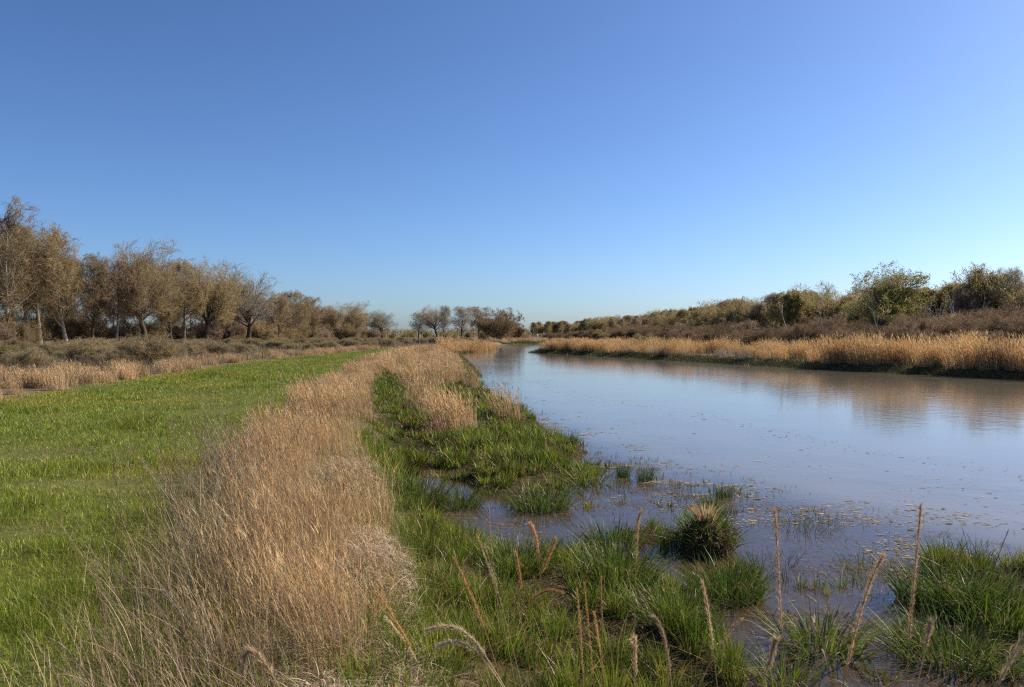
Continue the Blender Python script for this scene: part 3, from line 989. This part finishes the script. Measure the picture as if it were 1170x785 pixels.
def lawn():
    x, y = scatter(lambda y: 3300 * np.minimum(1, (4.5 / y) ** 1.6), 2.8, 97, lambda y: np.maximum(PL(y) - .4, -.74 * y - 1.5), lambda y: SL(y) + np.where(y < 14, .55, .25))
    n = len(x)
    z = ground_h(x, y) - .01
    big = vnoise(x, y, 2.6, 21, 3)
    tuft = sstep(.25, .6, vnoise(x, y, .9, 22, 2))
    dry = sstep(.25, .7, vnoise(x, y, 1.8, 23, 3))
    sz = np.maximum(y, 5) / 5
    bare = np.zeros(n); dark = np.zeros(n)
    for px, py, rx, ry in ((30, 518, .9, .7), (120, 556, .6, .35), (205, 558, .4, .3), (70, 555, .4, .3), (430 - 180, 470, .5, .5), (10, 610, .3, .25)):
        bx, by = at(px, py, .5)
        bare = np.maximum(bare, np.exp(-((x - bx) / rx) ** 2 - ((y - by) / ry) ** 2))
    for px, py, rx, ry in ((40, 470, .8, .6), (240, 430, 1.6, 1.6), (155, 480, .3, .25), (60, 690, .35, .25), (90, 630, .4, .2), (185, 590, .4, .35), (255, 428, 1, 1.2), (40, 720, .25, .2), (150, 665, .2, .2)):
        bx, by = at(px, py, .5)
        dark = np.maximum(dark, np.exp(-((x - bx) / rx) ** 2 - ((y - by) / ry) ** 2))
    dry = np.clip(dry * .8 + bare * 1.35, 0, 1.3)
    tuft = np.clip(tuft + dark * 1.2, 0, 1.6)
    h = (.042 + .03 * rng.random(n) + .075 * tuft + .02 * big) * np.clip(1 - .5 * dry, .35, 1)
    g = pick([(.195, .24, .015), (.235, .275, .02), (.15, .205, .014), (.28, .30, .026)], n)
    yel = sstep(-.25, .5, vnoise(x, y, 3.2, 25, 3) - .3 * tuft)[:, None]
    g = g * (1 - .25 * tuft[:, None]) * (1 + yel * np.array([.32, .08, .0]) - (1 - yel) * np.array([.12, .02, 0]))
    straw = rng.random(n) < .04 + .6 * dry + .5 * sstep(-.9, .1, x - SL(y)) * (y < 11)
    g[straw] = pick([(.44, .35, .15), (.33, .24, .11), (.50, .42, .19)], straw.sum())
    mb = MB()
    blades(mb, np.stack([x, y, z], -1), np.maximum(h, .02), np.where(straw, .7, 1.0) * .0038 * sz ** .85, rng.uniform(0, 6.28, n), rng.uniform(.1, .9, n), g, 2, tip=np.clip(g * np.array([1.25, 1.12, 1.1]), 0, .8))
    tag(mb.build('meadow_grass', M_GRASS), kind='stuff')


lawn()


def marsh():
    mb = MB()
    tx, ty = scatter(lambda y: 52 * np.minimum(1, (6 / y) ** .9), 3.2, 60, lambda y: SR(y) - .15 - .35 * (y < 9), lambda y: np.minimum(WE(y) + .9, .74 * y + 1.0))
    ey = rng.uniform(5.5, 17, 900); ex = WE(ey) + rng.uniform(-2.2, 1.3, 900)
    ek = vnoise(ex, ey, 1.1, 33, 2) > .12
    tx, ty = np.concatenate([tx, ex[ek]]), np.concatenate([ty, ey[ek]])
    out_ = np.concatenate([np.zeros(len(tx) - ek.sum(), bool), np.ones(ek.sum(), bool)])
    tz = ground_h(tx, ty)
    pat = vnoise(tx, ty, .7, 31, 2)
    fit = np.clip(sstep(-.05, .05, tz + .04 * pat), 0, 1)
    keep = out_ & (tz > -.34) & (rng.random(len(tx)) < .45) | (rng.random(len(tx)) < fit * (.22 + .9 * sstep(-.4, .25, pat)) + .2 * (tz > -.19))
    tx, ty, tz, pat, fit = tx[keep], ty[keep], tz[keep], pat[keep], fit[keep]
    m = len(tx)
    cnt = np.maximum(6, (np.where(rng.random(m) < .75, 46, 85) * np.minimum(1, (6 / ty) ** .75) * (.30 + .70 * fit) * rng.uniform(.5, 1.2, m))).astype(int)
    th = (.13 + .15 * rng.random(m) + .12 * sstep(-.1, .6, pat)) * (.55 + .45 * fit)
    tcol = pick([(.11, .17, .018), (.15, .205, .022), (.075, .125, .018), (.20, .235, .03), (.135, .175, .035)], m, jitter=.25)
    trad = rng.uniform(.04, .10, m)
    i = np.repeat(np.arange(m), cnt)
    n = len(i)
    a = rng.uniform(0, 6.28, n); q = trad[i] * np.sqrt(rng.random(n))
    x, y = tx[i] + np.cos(a) * q, ty[i] + np.sin(a) * q
    z = np.maximum(ground_h(x, y), -.08) - .01
    sz = np.maximum(y, 5) / 5
    h = th[i] * rng.uniform(.45, 1.05, n)
    h[rng.random(n) < .03] *= 1.4
    g = tcol[i] * rng.uniform(.7, 1.3, (n, 1))
    old = rng.random(n) < .13
    g[old] = pick([(.30, .22, .11), (.22, .16, .08), (.38, .30, .17)], old.sum())
    ln = rng.gamma(2.0, .10, n) + q / trad[i] * .22
    az = a + rng.normal(0, .7, n)
    blades(mb, np.stack([x, y, z], -1), h, np.where(rng.random(n) < .3, .0088, .0062) * sz ** .8, az, np.where(old, ln * 2.2 + .2, ln), g, 3, droop=rng.uniform(0, .18, n), tip=np.clip(g * np.array([1.3, 1.12, 1.0]), 0, .8))
    tag(mb.build('marsh_grass', M_GRASS), kind='stuff')
    # short new shoots on the wet floor between the tufts
    mb = MB()
    x, y = scatter(lambda y: 1700 * np.minimum(1, (5 / y) ** 1.4), 3.3, 50, lambda y: SR(y) - .2, lambda y: np.minimum(WE(y) + .4, .74 * y + 1.0))
    z = ground_h(x, y)
    k = rng.random(len(x)) < sstep(-.06, .03, z) * np.clip(.55 + .6 * vnoise(x, y, .5, 37, 2), .1, 1)
    x, y, z = x[k], y[k], z[k]
    n = len(x)
    blades(mb, np.stack([x, y, z - .005], -1), rng.uniform(.025, .085, n), .0055 * (np.maximum(y, 5) / 5) ** .85, rng.uniform(0, 6.28, n), rng.uniform(.2, 1.3, n), pick([(.12, .17, .02), (.09, .13, .02), (.17, .18, .03), (.20, .15, .06), (.15, .10, .045)], n), 2)
    tag(mb.build('marsh_shoots', M_GRASS), kind='stuff')
    # brown litter lying in and between
    mb = MB()
    x, y = scatter(lambda y: 1500 * np.minimum(1, (5 / y) ** 1.4), 3.4, 40, lambda y: SR(y) - .2, lambda y: np.minimum(WE(y) + .5, .74 * y + 1.0))
    n = len(x)
    k = rng.random(n) < np.clip(.12 + .45 * (ground_h(x, y) > .0) + 1.6 * sstep(.0, .5, vnoise(x, y, .7, 81, 3)), 0, 1)
    x, y = x[k], y[k]
    n = len(x)
    z = np.maximum(ground_h(x, y), .0) + .006
    blades(mb, np.stack([x, y, z], -1), rng.uniform(.012, .05, n), .006 * (np.maximum(y, 5) / 5) ** .8, rng.uniform(0, 6.28, n), rng.uniform(1.5, 5, n), pick([(.26, .16, .07), (.16, .10, .045), (.34, .25, .14), (.13, .11, .035)], n), 3, droop=rng.uniform(0, 1, n))
    tag(mb.build('sodden_leaf_litter', M_STRAW), kind='stuff')


marsh()


def bank_grass():
    """Short dark grass on the steep foot of the far bank and along the left bank's edge."""
    mb = MB()
    n = 26000
    y = 28 + 70 * rng.random(n)
    x = RB(y) + rng.uniform(-.5, 1.3, n)
    k = x < .74 * y + 4
    x, y = x[k], y[k]
    n = len(x)
    z = ground_h(x, y) - .02
    g = pick([(.06, .085, .02), (.045, .06, .018), (.10, .12, .03), (.10, .07, .035)], n)
    blades(mb, np.stack([x, y, z], -1), rng.uniform(.15, .42, n), .022, rng.uniform(0, 6.28, n), rng.gamma(2, .3, n), g, 2, droop=rng.uniform(0, .5, n))
    n = 16000
    y = 40 + 75 * rng.random(n); x = WE(y) + rng.uniform(-2.4, .25, n)
    g = pick([(.07, .11, .022), (.10, .13, .03), (.16, .13, .05)], n)
    blades(mb, np.stack([x, y, ground_h(x, y) - .02], -1), rng.uniform(.12, .35, n), .03, rng.uniform(0, 6.28, n), rng.gamma(2, .25, n), g, 2)
    n = 9000
    x = rng.uniform(-6, 40, n); y = FAR_END + rng.uniform(-.5, 2.5, n)
    g = pick([(.08, .12, .022), (.11, .13, .03), (.2, .16, .07)], n)
    blades(mb, np.stack([x, y, ground_h(x, y) - .02], -1), rng.uniform(.2, .5, n), .07, rng.uniform(0, 6.28, n), rng.gamma(2, .25, n), g, 2)
    tag(mb.build('bank_grass', M_GRASS), kind='stuff')
    # dull dry grass under the scrub and thicket
    mb = MB()
    pts = []
    n = 52000
    y = 24 + 190 * rng.random(n) ** 1.4
    x0 = PL(y) - .5; x = x0 - rng.random(n) * (.72 * y + x0 + 6).clip(4)
    n2 = 60000
    y2 = 30 + 170 * rng.random(n2) ** 1.6
    lo = np.where(y2 < 98, RB(y2) + .8, np.where(y2 < FAR_END, 60, -4)); x2 = lo + rng.random(n2) * (.72 * y2 + 6 - lo).clip(2)
    x, y = np.concatenate([x, x2]), np.concatenate([y, y2])
    n = len(x)
    z = ground_h(x, y) - .02
    c = pick([(.25, .185, .115), (.20, .15, .09), (.31, .24, .15), (.19, .17, .075)], n)
    blades(mb, np.stack([x, y, z], -1), rng.uniform(.2, .75, n), .02 * (y / 40) ** .8, rng.uniform(0, 6.28, n), rng.gamma(2, .25, n), c, 2)
    tag(mb.build('dry_undergrowth', M_STRAW), kind='stuff')


bank_grass()

# ------------------------------------------------------------------ tussocks standing in the shallows
def tussock_proto(name, seed, h, rad, n, wd, pal, flare, dead_n, tuft=0):
    r = np.random.default_rng(seed)
    root = empty(name)
    a = r.uniform(0, 6.28, n); q = rad * np.sqrt(r.random(n))
    dome = .17 if tuft else 0.0
    base = np.stack([np.cos(a) * q, np.sin(a) * q, -.04 + dome * np.sqrt(np.clip(1 - (q / rad) ** 2, 0, 1)) + dome * .3], -1)
    mb = MB()
    if dome:
        # the peaty foot the tussock has built up over the years
        nu, nv = 28, 9
        uu, vv = np.meshgrid(np.arange(nu) * 2 * math.pi / nu, np.linspace(0, 1, nv), indexing='ij')
        rr = rad * 1.02 * np.cos(vv * 1.45) * (1 + .16 * vnoise(uu * 2, vv * 3, .6, seed, 2))
        V = np.stack([np.cos(uu) * rr, np.sin(uu) * rr, -.1 + (dome * 1.3 + .1) * np.sin(vv * 1.57)], -1).reshape(-1, 3)
        k = np.arange(nu)[:, None] * nv + np.arange(nv - 1)[None]
        k2 = ((np.arange(nu) + 1) % nu)[:, None] * nv + np.arange(nv - 1)[None]
        mf = MB(); mf.add(V, np.stack([k, k2, k2 + 1, k + 1], -1).reshape(-1, 4), (.07, .045, .025)); mf.done(V)
        part(mf, 'root_mound', M_SOIL, root)
    g = pick(pal, n, r)
    blades(mb, base, h * r.uniform(.5, 1.0, n), wd * r.uniform(.7, 1.3, n), a + r.normal(0, .5, n), flare * (.25 + q / rad) * r.uniform(.5, 1.5, n), g, 4, droop=r.uniform(0, .25, n), tip=g * np.array([1.4, 1.2, 1.0]), r=r)
    part(mb, 'leaves', M_GRASS, root)
    if dead_n:
        a = r.uniform(0, 6.28, dead_n); q = rad * r.uniform(.6, 1.05, dead_n)
        base = np.stack([np.cos(a) * q, np.sin(a) * q, h * r.uniform(.05, .45, dead_n) + dome * .8 * r.random(dead_n)], -1)
        mt = MB()
        blades(mt, base, h * r.uniform(.15, .4, dead_n), wd, a + r.normal(0, .4, dead_n), r.uniform(.6, 2.0, dead_n), pick([(.15, .10, .055), (.23, .165, .09), (.10, .07, .04)], dead_n, r), 4, droop=r.uniform(.8, 1.9, dead_n), r=r)
        part(mt, 'dead_skirt', M_STRAW, root)
    if tuft:
        a = r.uniform(0, 6.28, tuft); q = rad * .35 * np.sqrt(r.random(tuft))
        base = np.stack([np.cos(a) * q - rad * .1, np.sin(a) * q, np.full(tuft, h * .3 + dome)], -1)
        mt = MB()
        blades(mt, base, h * r.uniform(.5, .95, tuft), wd * .7, a, r.uniform(.1, .7, tuft), pick(STRAW_PINK, tuft, r), 3, droop=r.uniform(0, .3, tuft), r=r)
        part(mt, 'dry_tuft', M_STRAW, root)
    root['category'] = 'grass tussock'
    return root


GREENS = [(.085, .145, .018), (.11, .175, .022), (.065, .115, .016), (.15, .20, .028)]
DARKG = [(.045, .085, .022), (.06, .11, .024), (.035, .07, .018)]
tus = {
    'mound': tussock_proto('sedge_tussock', 201, .16, .15, 330, .0075, GREENS, 1.0, 620, 130),
    'slim': tussock_proto('rush_tussock', 202, .48, .11, 170, .006, DARKG + GREENS[:1], .25, 40),
    'flare': tussock_proto('sedge_tussock', 203, .42, .17, 150, .0115, GREENS, .85, 60),
    'dense': tussock_proto('sedge_tussock', 204, .40, .24, 420, .0082, GREENS + DARKG, .55, 120),
    'sparse': tussock_proto('rush_tussock', 205, .30, .22, 60, .005, DARKG, .5, 60),
}
lst = [('mound', 808, 630, 68, 'brown skirted tussock mound with a dry tuft on top'),
       ('slim', 738, 549, 34, 'slim upright rush clump alone in the pool'),
       ('slim', 650, 513, 28, 'small upright rush clump where grass meets open water'),
       ('slim', 829, 568, 30, 'dark rush tuft in line with the sparse rushes'),
       ('sparse', 800, 570, 28, 'sparse rushes left of the dark rush tuft'),
       ('sparse', 770, 560, 22, 'sparsest rushes nearest the slim upright clump'),
       ('sparse', 915, 603, 42, 'flat sparse sedge patch near the floating scum'),
       ('sparse', 940, 600, 30, 'short sedge beside the flat sparse patch'),
       ('flare', 940, 742, 78, 'large flaring sedge with long arching green leaves'),
       ('dense', 1082, 690, 80, 'tall dark tussock behind the dense rounded one at the right'),
       ('dense', 1140, 710, 85, 'widest dark tussock at the right edge of the marsh'),
       ('dense', 1092, 755, 78, 'dense rounded green tussock in front of the dark ones'),
       ('flare', 1150, 768, 50, 'yellow green sedge at the foot of the widest tussock'),
       ('flare', 1040, 735, 40, 'small yellowish sedge left of the dense rounded tussock'),
       ('dense', 832, 682, 55, 'full green tussock below the brown skirted mound'),
       ('slim', 765, 625, 45, 'upright rushes left of the brown skirted mound'),
       ('dense', 700, 622, 45, 'low green tussock between two small pools'),
       ('flare', 672, 552, 34, 'grass tuft at the tip of the grassy point'),
       ('sparse', 700, 560, 32, 'thin rushes off the tip of the grassy point'),
       ('slim', 712, 545, 30, 'slender rush stems between the point and the slim clump'),
       ('dense', 618, 580, 46, 'rounded green tussock on the near side of the grassy point'),
       ('dense', 520, 578, 40, 'green tussock on the right side of the runnel'),
       ('dense', 470, 615, 52, 'bright green tussock close to the tan strip'),
       ('dense', 650, 640, 44, 'green tussock standing at the long pool'),
       ('flare', 900, 782, 60, 'bright green tussock at the bottom beside the dark pool'),
       ('sparse', 985, 650, 36, 'scattered rushes in the shallow mud'),
       ('sparse', 880, 650, 40, 'thin rushes right of the brown skirted mound'),
       ('sparse', 1010, 660, 30, 'few short rushes beside a brown mat'),
       ('slim', 1128, 648, 30, 'dark rush tuft at the outer edge by the open water'),
       ('dense', 590, 700, 55, 'green tussock in the near grass beside the golden stalks'),
       ('dense', 705, 700, 60, 'large green tussock in the middle of the near grass'),
       ('dense', 770, 745, 60, 'green tussock low in the near grass by the dark pool')]
Hp = dict(mound=.34, slim=.46, flare=.38, dense=.38, sparse=.28)
for key, px, py, hp, lab in lst:
    x, y = at(px, py, 0.0)
    z = max(float(ground_h(np.array([x]), np.array([y]))[0]), -.05)
    first = key not in used
    used.add(key)
    s = hp / FPX * y / Hp[key]
    s = min(s, 1.25 if key != 'mound' else 1.6)
    copy_tree(tus[key], (x, y, z), rng.uniform(0, 6.28), (s * 1.1, s * 1.1, s), lab, '', first)

# ------------------------------------------------------------------ floating scum and drifted flecks
def scum():
    mb = MB()
    # a broad loose mat outside the marsh edge, thin lines further out
    n = 30000
    y = 5.2 + 17 * rng.random(n) ** 1.6
    off = rng.gamma(1.6, .55, n) - .7
    x = WE(y) + off * (1 + 1.5 * (y < 11))
    keep = (vnoise(x, y * 1.7, .8, 71, 3) + .35 * vnoise(x, y, .25, 72) > .10 + .08 * np.clip(off, 0, 6)) & (ground_h(x, y) < .0) & (rng.random(n) < 1.0 * (1 + vnoise(x, y * 2, .3, 75)))
    x, y = x[keep], y[keep]
    # drift line
    lx = curve([at(585, 428), at(640, 446), at(700, 458), at(780, 470), at(850, 486), at(940, 505), at(1010, 521), at(1100, 532), at(1170, 545)])
    ly = rng.uniform(9, 40, 900)
    x2 = lx(ly) + rng.normal(0, .16, 900) * (ly / 12); y2 = ly + rng.normal(0, .2, 900) * (ly / 12)
    k2 = vnoise(x2, y2, 1.4, 73) > -.1
    x, y = np.concatenate([x, x2[k2]]), np.concatenate([y, y2[k2]])
    # thin flecks between
    n3 = 1500
    y3 = rng.uniform(6, 26, n3); x3 = WE(y3) + rng.random(n3) * (lx(y3) - WE(y3)).clip(1)
    k3 = vnoise(x3, y3, 1.0, 74, 3) > .12
    x, y = np.concatenate([x, x3[k3]]), np.concatenate([y, y3[k3]])
    n = len(x)
    a = rng.uniform(0, 6.28, n)
    k = 6
    ang = a[:, None] + np.arange(k)[None] * 2 * math.pi / k
    rad = (rng.gamma(1.4, .0042, n) + .003)[:, None] * (np.maximum(y, 8) / 8)[:, None] ** .5 * rng.uniform(.5, 1.3, (n, k))
    el = rng.uniform(1, 2.2, n)[:, None]
    V = np.stack([x[:, None] + np.cos(ang) * rad * el, y[:, None] + np.sin(ang) * rad, np.broadcast_to(.004 + .004 * rng.random(n)[:, None], (n, k))], -1).reshape(-1, 3)
    c = pick([(.46, .38, .28), (.36, .29, .19), (.54, .46, .35), (.24, .21, .10)], n)
    b = np.arange(n)[:, None] * k
    mb.v.append(V.astype(np.float32)); mb.c.append(np.repeat(c, k, 0).astype(np.float32))
    mb.q.append(b + np.array([0, 1, 2, 3])[None]); mb.q.append(b + np.array([0, 3, 4, 5])[None])
    mb.n += len(V)
    tag(mb.build('floating_scum', M_STRAW), kind='stuff')


scum()

# ------------------------------------------------------------------ dead weeds at the left foot of the strip
def weed_proto(seed):
    r = np.random.default_rng(seed)
    root = empty('dead_weed')
    P0, R0 = branch(r, np.zeros((1, 3)), np.array([[-.35, r.normal(0, .2), 1.]]), np.array([.85]), np.array([.0038]), np.array([.0015]), 6, .09, 0)
    P1, R1 = children(r, P0, R0, 6, .3, .98, 34, 10, lambda t, p: p * .32, .6, 4, .12, .03)
    P2, R2 = children(r, P1, R1, 3, .3, 1, 35, 12, lambda t, p: p * .4, .7, 3, .12, .03)
    cc = pick([(.36, .265, .175), (.44, .345, .25), (.28, .20, .13)], 1, r)[0]
    mb = MB(); tubes(mb, P0, R0, 5, cc); part(mb, 'stem', M_STRAW, root)
    mb = MB(); tubes(mb, P1, R1, 4, cc); tubes(mb, P2, np.maximum(R2, .0007), 3, cc * .9); part(mb, 'twigs', M_STRAW, root)
    root['category'] = 'dead weed'
    return root


weeds = [weed_proto(s) for s in range(300, 306)]
for k in range(110):
    y = rng.uniform(3.0, 9.5)
    x = SL(y) + rng.normal(.12, .28)
    if y < 5.5 and rng.random() < .5:
        x = SL(y) + rng.uniform(.05, 1.1)
    put(weeds, k, x, y, rng.uniform(.55, 1.1) * (.72 if y < 5 else 1), 'thin dead weed stem tangled at the path side of the tan strip', 'dead weeds at the foot of the strip', rz=rng.normal(0, .9))


def tangle():
    """Fallen straw and fine dead stalks under the weeds and clumps."""
    mb = MB()
    x, y = scatter(lambda y: 4200 * np.minimum(1, (5.5 / y) ** 1.6), 2.8, 40, lambda y: SL(y) + .1 + .35 * (y < 9), lambda y: SR(y) + .02)
    n = len(x)
    u = (x - SL(y)) / (SR(y) - SL(y))
    mound = .05 + .36 * sstep(-.15, .5, vnoise(x, y, .8, 83, 2)) * sstep(.15, .6, u) * sstep(1.15, .85, u) * sstep(12, 7, y)
    z = ground_h(x, y) + rng.random(n) ** .6 * mound
    c = pick(THATCH + [(.24, .17, .11)], n)
    blades(mb, np.stack([x, y, z], -1), rng.uniform(.03, .13, n), .0036 * (np.maximum(y, 5) / 5) ** .8, rng.uniform(0, 6.28, n), rng.uniform(.4, 2.6, n), c, 4, droop=rng.uniform(.2, 1.6, n))
    # thin grey brown stalks among the green at the path side
    y = 2.8 + 8.2 * rng.random(3800) ** 1.2; x = SL(y) + rng.normal(.18, .30, 3800)
    n = len(x)
    blades(mb, np.stack([x, y, ground_h(x, y) - .01], -1), rng.uniform(.15, .55, n), .0042, rng.normal(math.pi, .9, n), rng.uniform(.1, .9, n), pick([(.30, .215, .135), (.22, .15, .09), (.40, .30, .20), (.17, .115, .07)], n), 4, droop=rng.uniform(0, .3, n))
    # green shoots between
    y = rng.uniform(2.8, 17, 22000); x = SL(y) + rng.uniform(-.1, 1.0, 22000) * (SR(y) - SL(y) + .1)
    n = len(x)
    blades(mb, np.stack([x, y, ground_h(x, y) - .01], -1), rng.uniform(.06, .26, n), .0052, rng.uniform(0, 6.28, n), rng.uniform(.1, .8, n), pick([(.15, .20, .02), (.19, .22, .03), (.11, .16, .02)], n), 3)
    tag(mb.build('fallen_straw', M_STRAW), kind='stuff')


tangle()

# ------------------------------------------------------------------ single stalks close to the camera
def stalk(tip, low, dist, label, head=.35, colr=(.50, .335, .17), fuzz=1.0, bow=0.0, thick=1.0, name='grass_stalk'):
    """A flowering grass stalk DIST metres out that runs from the ground past photograph pixel LOW to pixel TIP."""
    X = lambda px: (px - CX) / FPX * dist
    Z = lambda py: EYE - (py - HY) / FPX * dist
    tx, tz, lx_, lz = X(tip[0]), Z(tip[1]), X(low[0]), Z(low[1])
    g = float(ground_h(np.array([lx_]), np.array([dist]))[0]) - .02
    slope = (tx - lx_) / max(tz - lz, .05)
    slope = max(-.8, min(.8, slope))
    bx = lx_ - slope * .6 * max(lz - g, 0)
    r = np.random.default_rng(int(tip[0] * 7 + tip[1]))
    s = 12
    t = np.linspace(0, 1, s)
    # a quadratic curve through ground, low pixel and tip
    p0, p1, p2 = np.array([bx, g]), np.array([lx_, max(lz, g + .1)]), np.array([tx, tz])
    ctrl = p1 + (p1 - (p0 + p2) / 2) * .9
    q = ((1 - t) ** 2)[:, None] * p0 + (2 * t * (1 - t))[:, None] * ctrl + (t ** 2)[:, None] * p2
    q[:, 1] += bow * np.maximum(t - .55, 0) ** 2 * -1
    q[:, 0] += r.normal(0, .012) * np.sin(t * 5 + r.random() * 6) * t
    yy = dist + .06 * (t - .5) * r.normal(0, 1) + .02 * np.sin(t * 3 + r.random() * 6)
    P = np.stack([q[:, 0] - p0[0], yy - dist, q[:, 1] - g], -1)[None]
    root = empty(name, (bx, dist, g))
    mb = MB()
    tubes(mb, P, (.0019 * thick * (1 - .5 * t))[None], 6, np.array(colr) * .8)
    part(mb, 'stem', M_STRAW, root)
    # spikelets round the upper part
    n = int(900 * head / .35 * fuzz)
    f = (1 - head) + head * r.random(n)
    i0 = np.clip((f * (s - 1)).astype(int), 0, s - 2); fr = (f * (s - 1) - i0)[:, None]
    st = P[0, i0] * (1 - fr) + P[0, i0 + 1] * fr
    tan = unit(P[0, i0 + 1] - P[0, i0])
    u = (f - (1 - head)) / head
    spread = (.0030 * thick * np.sin(np.pi * np.clip(u * .9 + .08, 0, 1)) * fuzz + .002)
    d = unit(tan * 1.0 + unit(r.normal(size=(n, 3))) * .55)
    ln = (.006 + .018 * r.random(n) ** 2) * thick * (.5 + .6 * fuzz)
    off = unit(np.cross(tan, r.normal(size=(n, 3)))) * (spread * r.random(n))[:, None] * .7
    A = st + off
    B = A + d * ln[:, None]
    mh = MB()
    strips(mh, np.stack([A, (A + B) / 2, B], 1), .0011 * thick, pick([colr, np.array(colr) * 1.25, np.array(colr) * .75], n, r), r=r)
    part(mh, 'seed_head', M_STRAW, root)
    root['category'] = 'grass stalk'
    tag(root, label)
    return root


OR = (.62, .37, .15); TANC = (.60, .43, .25); PALE = (.72, .56, .34); BRN = (.54, .37, .21)
stalk((731, 588), (728, 665), 3.3, 'upright tan seed stalk before the small pools', .42, BRN)
stalk((877, 583), (900, 740), 2.7, 'thin tan seed stalk crossing the brown skirted tussock', .45, BRN)
stalk((1050, 577), (1041, 785), 2.4, 'tallest straight seed stalk before the right hand tussocks', .40, BRN)
stalk((1006, 634), (968, 785), 2.4, 'tan seed stalk leaning right across the flaring sedge', .45, BRN)
stalk((804, 668), (818, 770), 3.0, 'short seed stalk before the full green tussock', .40, TANC)
stalk((843, 703), (795, 800), 2.8, 'leaning bare stalk that crosses the short seed stalk', .25, TANC, .6)
stalk((754, 712), (768, 800), 2.6, 'seed stalk low in the near grass by its crossing neighbours', .40, TANC)
stalk((658, 676), (668, 785), 3.2, 'left one of two close upright orange stalks', .45, OR, .6)
stalk((668, 668), (679, 785), 3.3, 'right one of two close upright orange stalks', .45, OR, .6)
stalk((691, 660), (688, 722), 3.5, 'short orange stalk right of the two close ones', .45, OR, .6)
stalk((714, 728), (730, 800), 2.4, 'thick tan seed stalk at the lower middle edge', .40, TANC)
stalk((680, 705), (692, 785), 2.9, 'thin orange stalk beside the thick tan one', .35, OR, .5)
stalk((1068, 740), (1045, 795), 2.0, 'blurred seed head tip below the dense rounded tussock', .35, TANC)
stalk((1172, 738), (1128, 795), 1.7, 'thickest blurred seed head in the lower corner', .45, TANC, 1.1)
stalk((882, 762), (866, 800), 2.0, 'seed head tip in front of the bottom tussock', .35, TANC)
stalk((606, 600), (616, 660), 4.0, 'tallest orange plume of the branching golden grass', .40, OR, 1.27, 0, 1.0)
stalk((633, 618), (606, 690), 4.0, 'fluffy tipped plume leaning right in the golden grass', .30, OR, 1.53, 0, 1.0)
stalk((640, 674), (598, 695), 4.0, 'plume bent flat to the right in the golden grass', .40, OR, 1.27, 0, 1.0)
stalk((590, 632), (598, 690), 4.0, 'short straight plume on the left of the golden grass', .40, OR, 1.19, 0, 1.0)
stalk((519, 640), (560, 740), 3.6, 'orange feathery stalk leaning left over the grass', .40, OR, 1.19, 0, 1.0)
stalk((487, 689), (556, 752), 3.2, 'pale arching plume with drooping threads', .50, PALE, 1.1, .5, 1.3)
stalk((500, 708), (560, 765), 3.2, 'lower pale plume under the arching one', .40, PALE, 1.1, .5, 1.3)
stalk((545, 612), (572, 700), 3.5, 'long thin brown stalk leaning left behind the pale plume', .30, TANC, .4)
stalk((553, 625), (596, 785), 3.4, 'long bare straw crossing the green tussocks', .20, TANC, .3)
stalk((563, 575), (567, 690), 4.4, 'lone thin upright stalk at the runnel', .25, TANC, .3)
stalk((432, 655), (474, 755), 3.7, 'golden plume bent over the thatch', .45, OR, 1.27, .4, 1.0)
stalk((440, 690), (480, 770), 3.7, 'pale threadlike plume beside the bent golden one', .45, PALE, .7, .4)
stalk((418, 585), (452, 690), 4.6, 'golden stalk leaning out of the right side of the strip', .40, OR, .6)
stalk((278, 770), (320, 800), 1.9, 'blurred tan seed head at the bottom of the dead weeds', .40, TANC)
stalk((238, 562), (300, 640), 5.0, 'pale straw seed head bowed far out over the path', .45, PALE, .9, .3, 1.2)
stalk((255, 520), (300, 640), 5.6, 'tall gold plume at the left edge of the strip', .50, OR, .8, 0, 1.3)
stalk((275, 500), (318, 620), 6.0, 'second gold plume rising inside the left edge of the strip', .50, OR, .8, 0, 1.3)
stalk((296, 512), (330, 620), 6.0, 'shorter gold plume inside the strip by the two tall ones', .50, OR, .8, 0, 1.3)
stalk((388, 490), (396, 580), 7.0, 'orange plume on the right side of the strip', .45, OR, .8, 0, 1.3)
stalk((372, 495), (384, 590), 6.8, 'pale orange plume beside the one on the right of the strip', .45, TANC, .8, 0, 1.3)
stalk((1150, 605), (1135, 665), 5.8, 'dark branching dead stem at the outer edge of the tussocks', .3, (.07, .05, .04), .5)
stalk((650, 606), (688, 680), 6.3, 'white bare twig leaning over the long pool', .3, (.5, .45, .38), .3)
for k in range(16):
    y = 5.2 + k * .62
    px = CX + (SL(y) + rng.uniform(.35, 1.2)) / y * FPX
    py = HY + (EYE - .5) / y * FPX - rng.uniform(.85, 1.12) / y * FPX
    stalk((px - rng.uniform(4, 26) * 6 / y, py), (px + 6, py + 70 * 6 / y), y, 'gold plume rising out of the tan strip', .45, OR if k % 2 else TANC, .8, 0, 1.3 + .06 * k)['group'] = 'gold plumes rising out of the strip'
# tall dead canes on the low bank beyond the strip
for k, (px, top, d) in enumerate([(462, 388, 60), (467, 384, 62), (474, 391, 58), (480, 386, 64), (490, 380, 66), (493, 383, 70), (455, 393, 57), (499, 386, 72)]):
    stalk((px, top), (px + (k % 3) - 1, 420), d, 'tall pale dead cane standing on the low bank', .35, (.42, .34, .26), .35, 0, 9.0, 'dead_cane')['group'] = 'dead canes on the low bank'

# kinds whose prototype found no place
spare = [o.name for o in bpy.data.objects if o.parent is None and o.type == 'EMPTY' and not o.get('label')]
for nm in [c.name for c in bpy.data.objects if c.parent is not None and c.parent.name in spare] + spare:
    bpy.data.objects.remove(bpy.data.objects[nm])
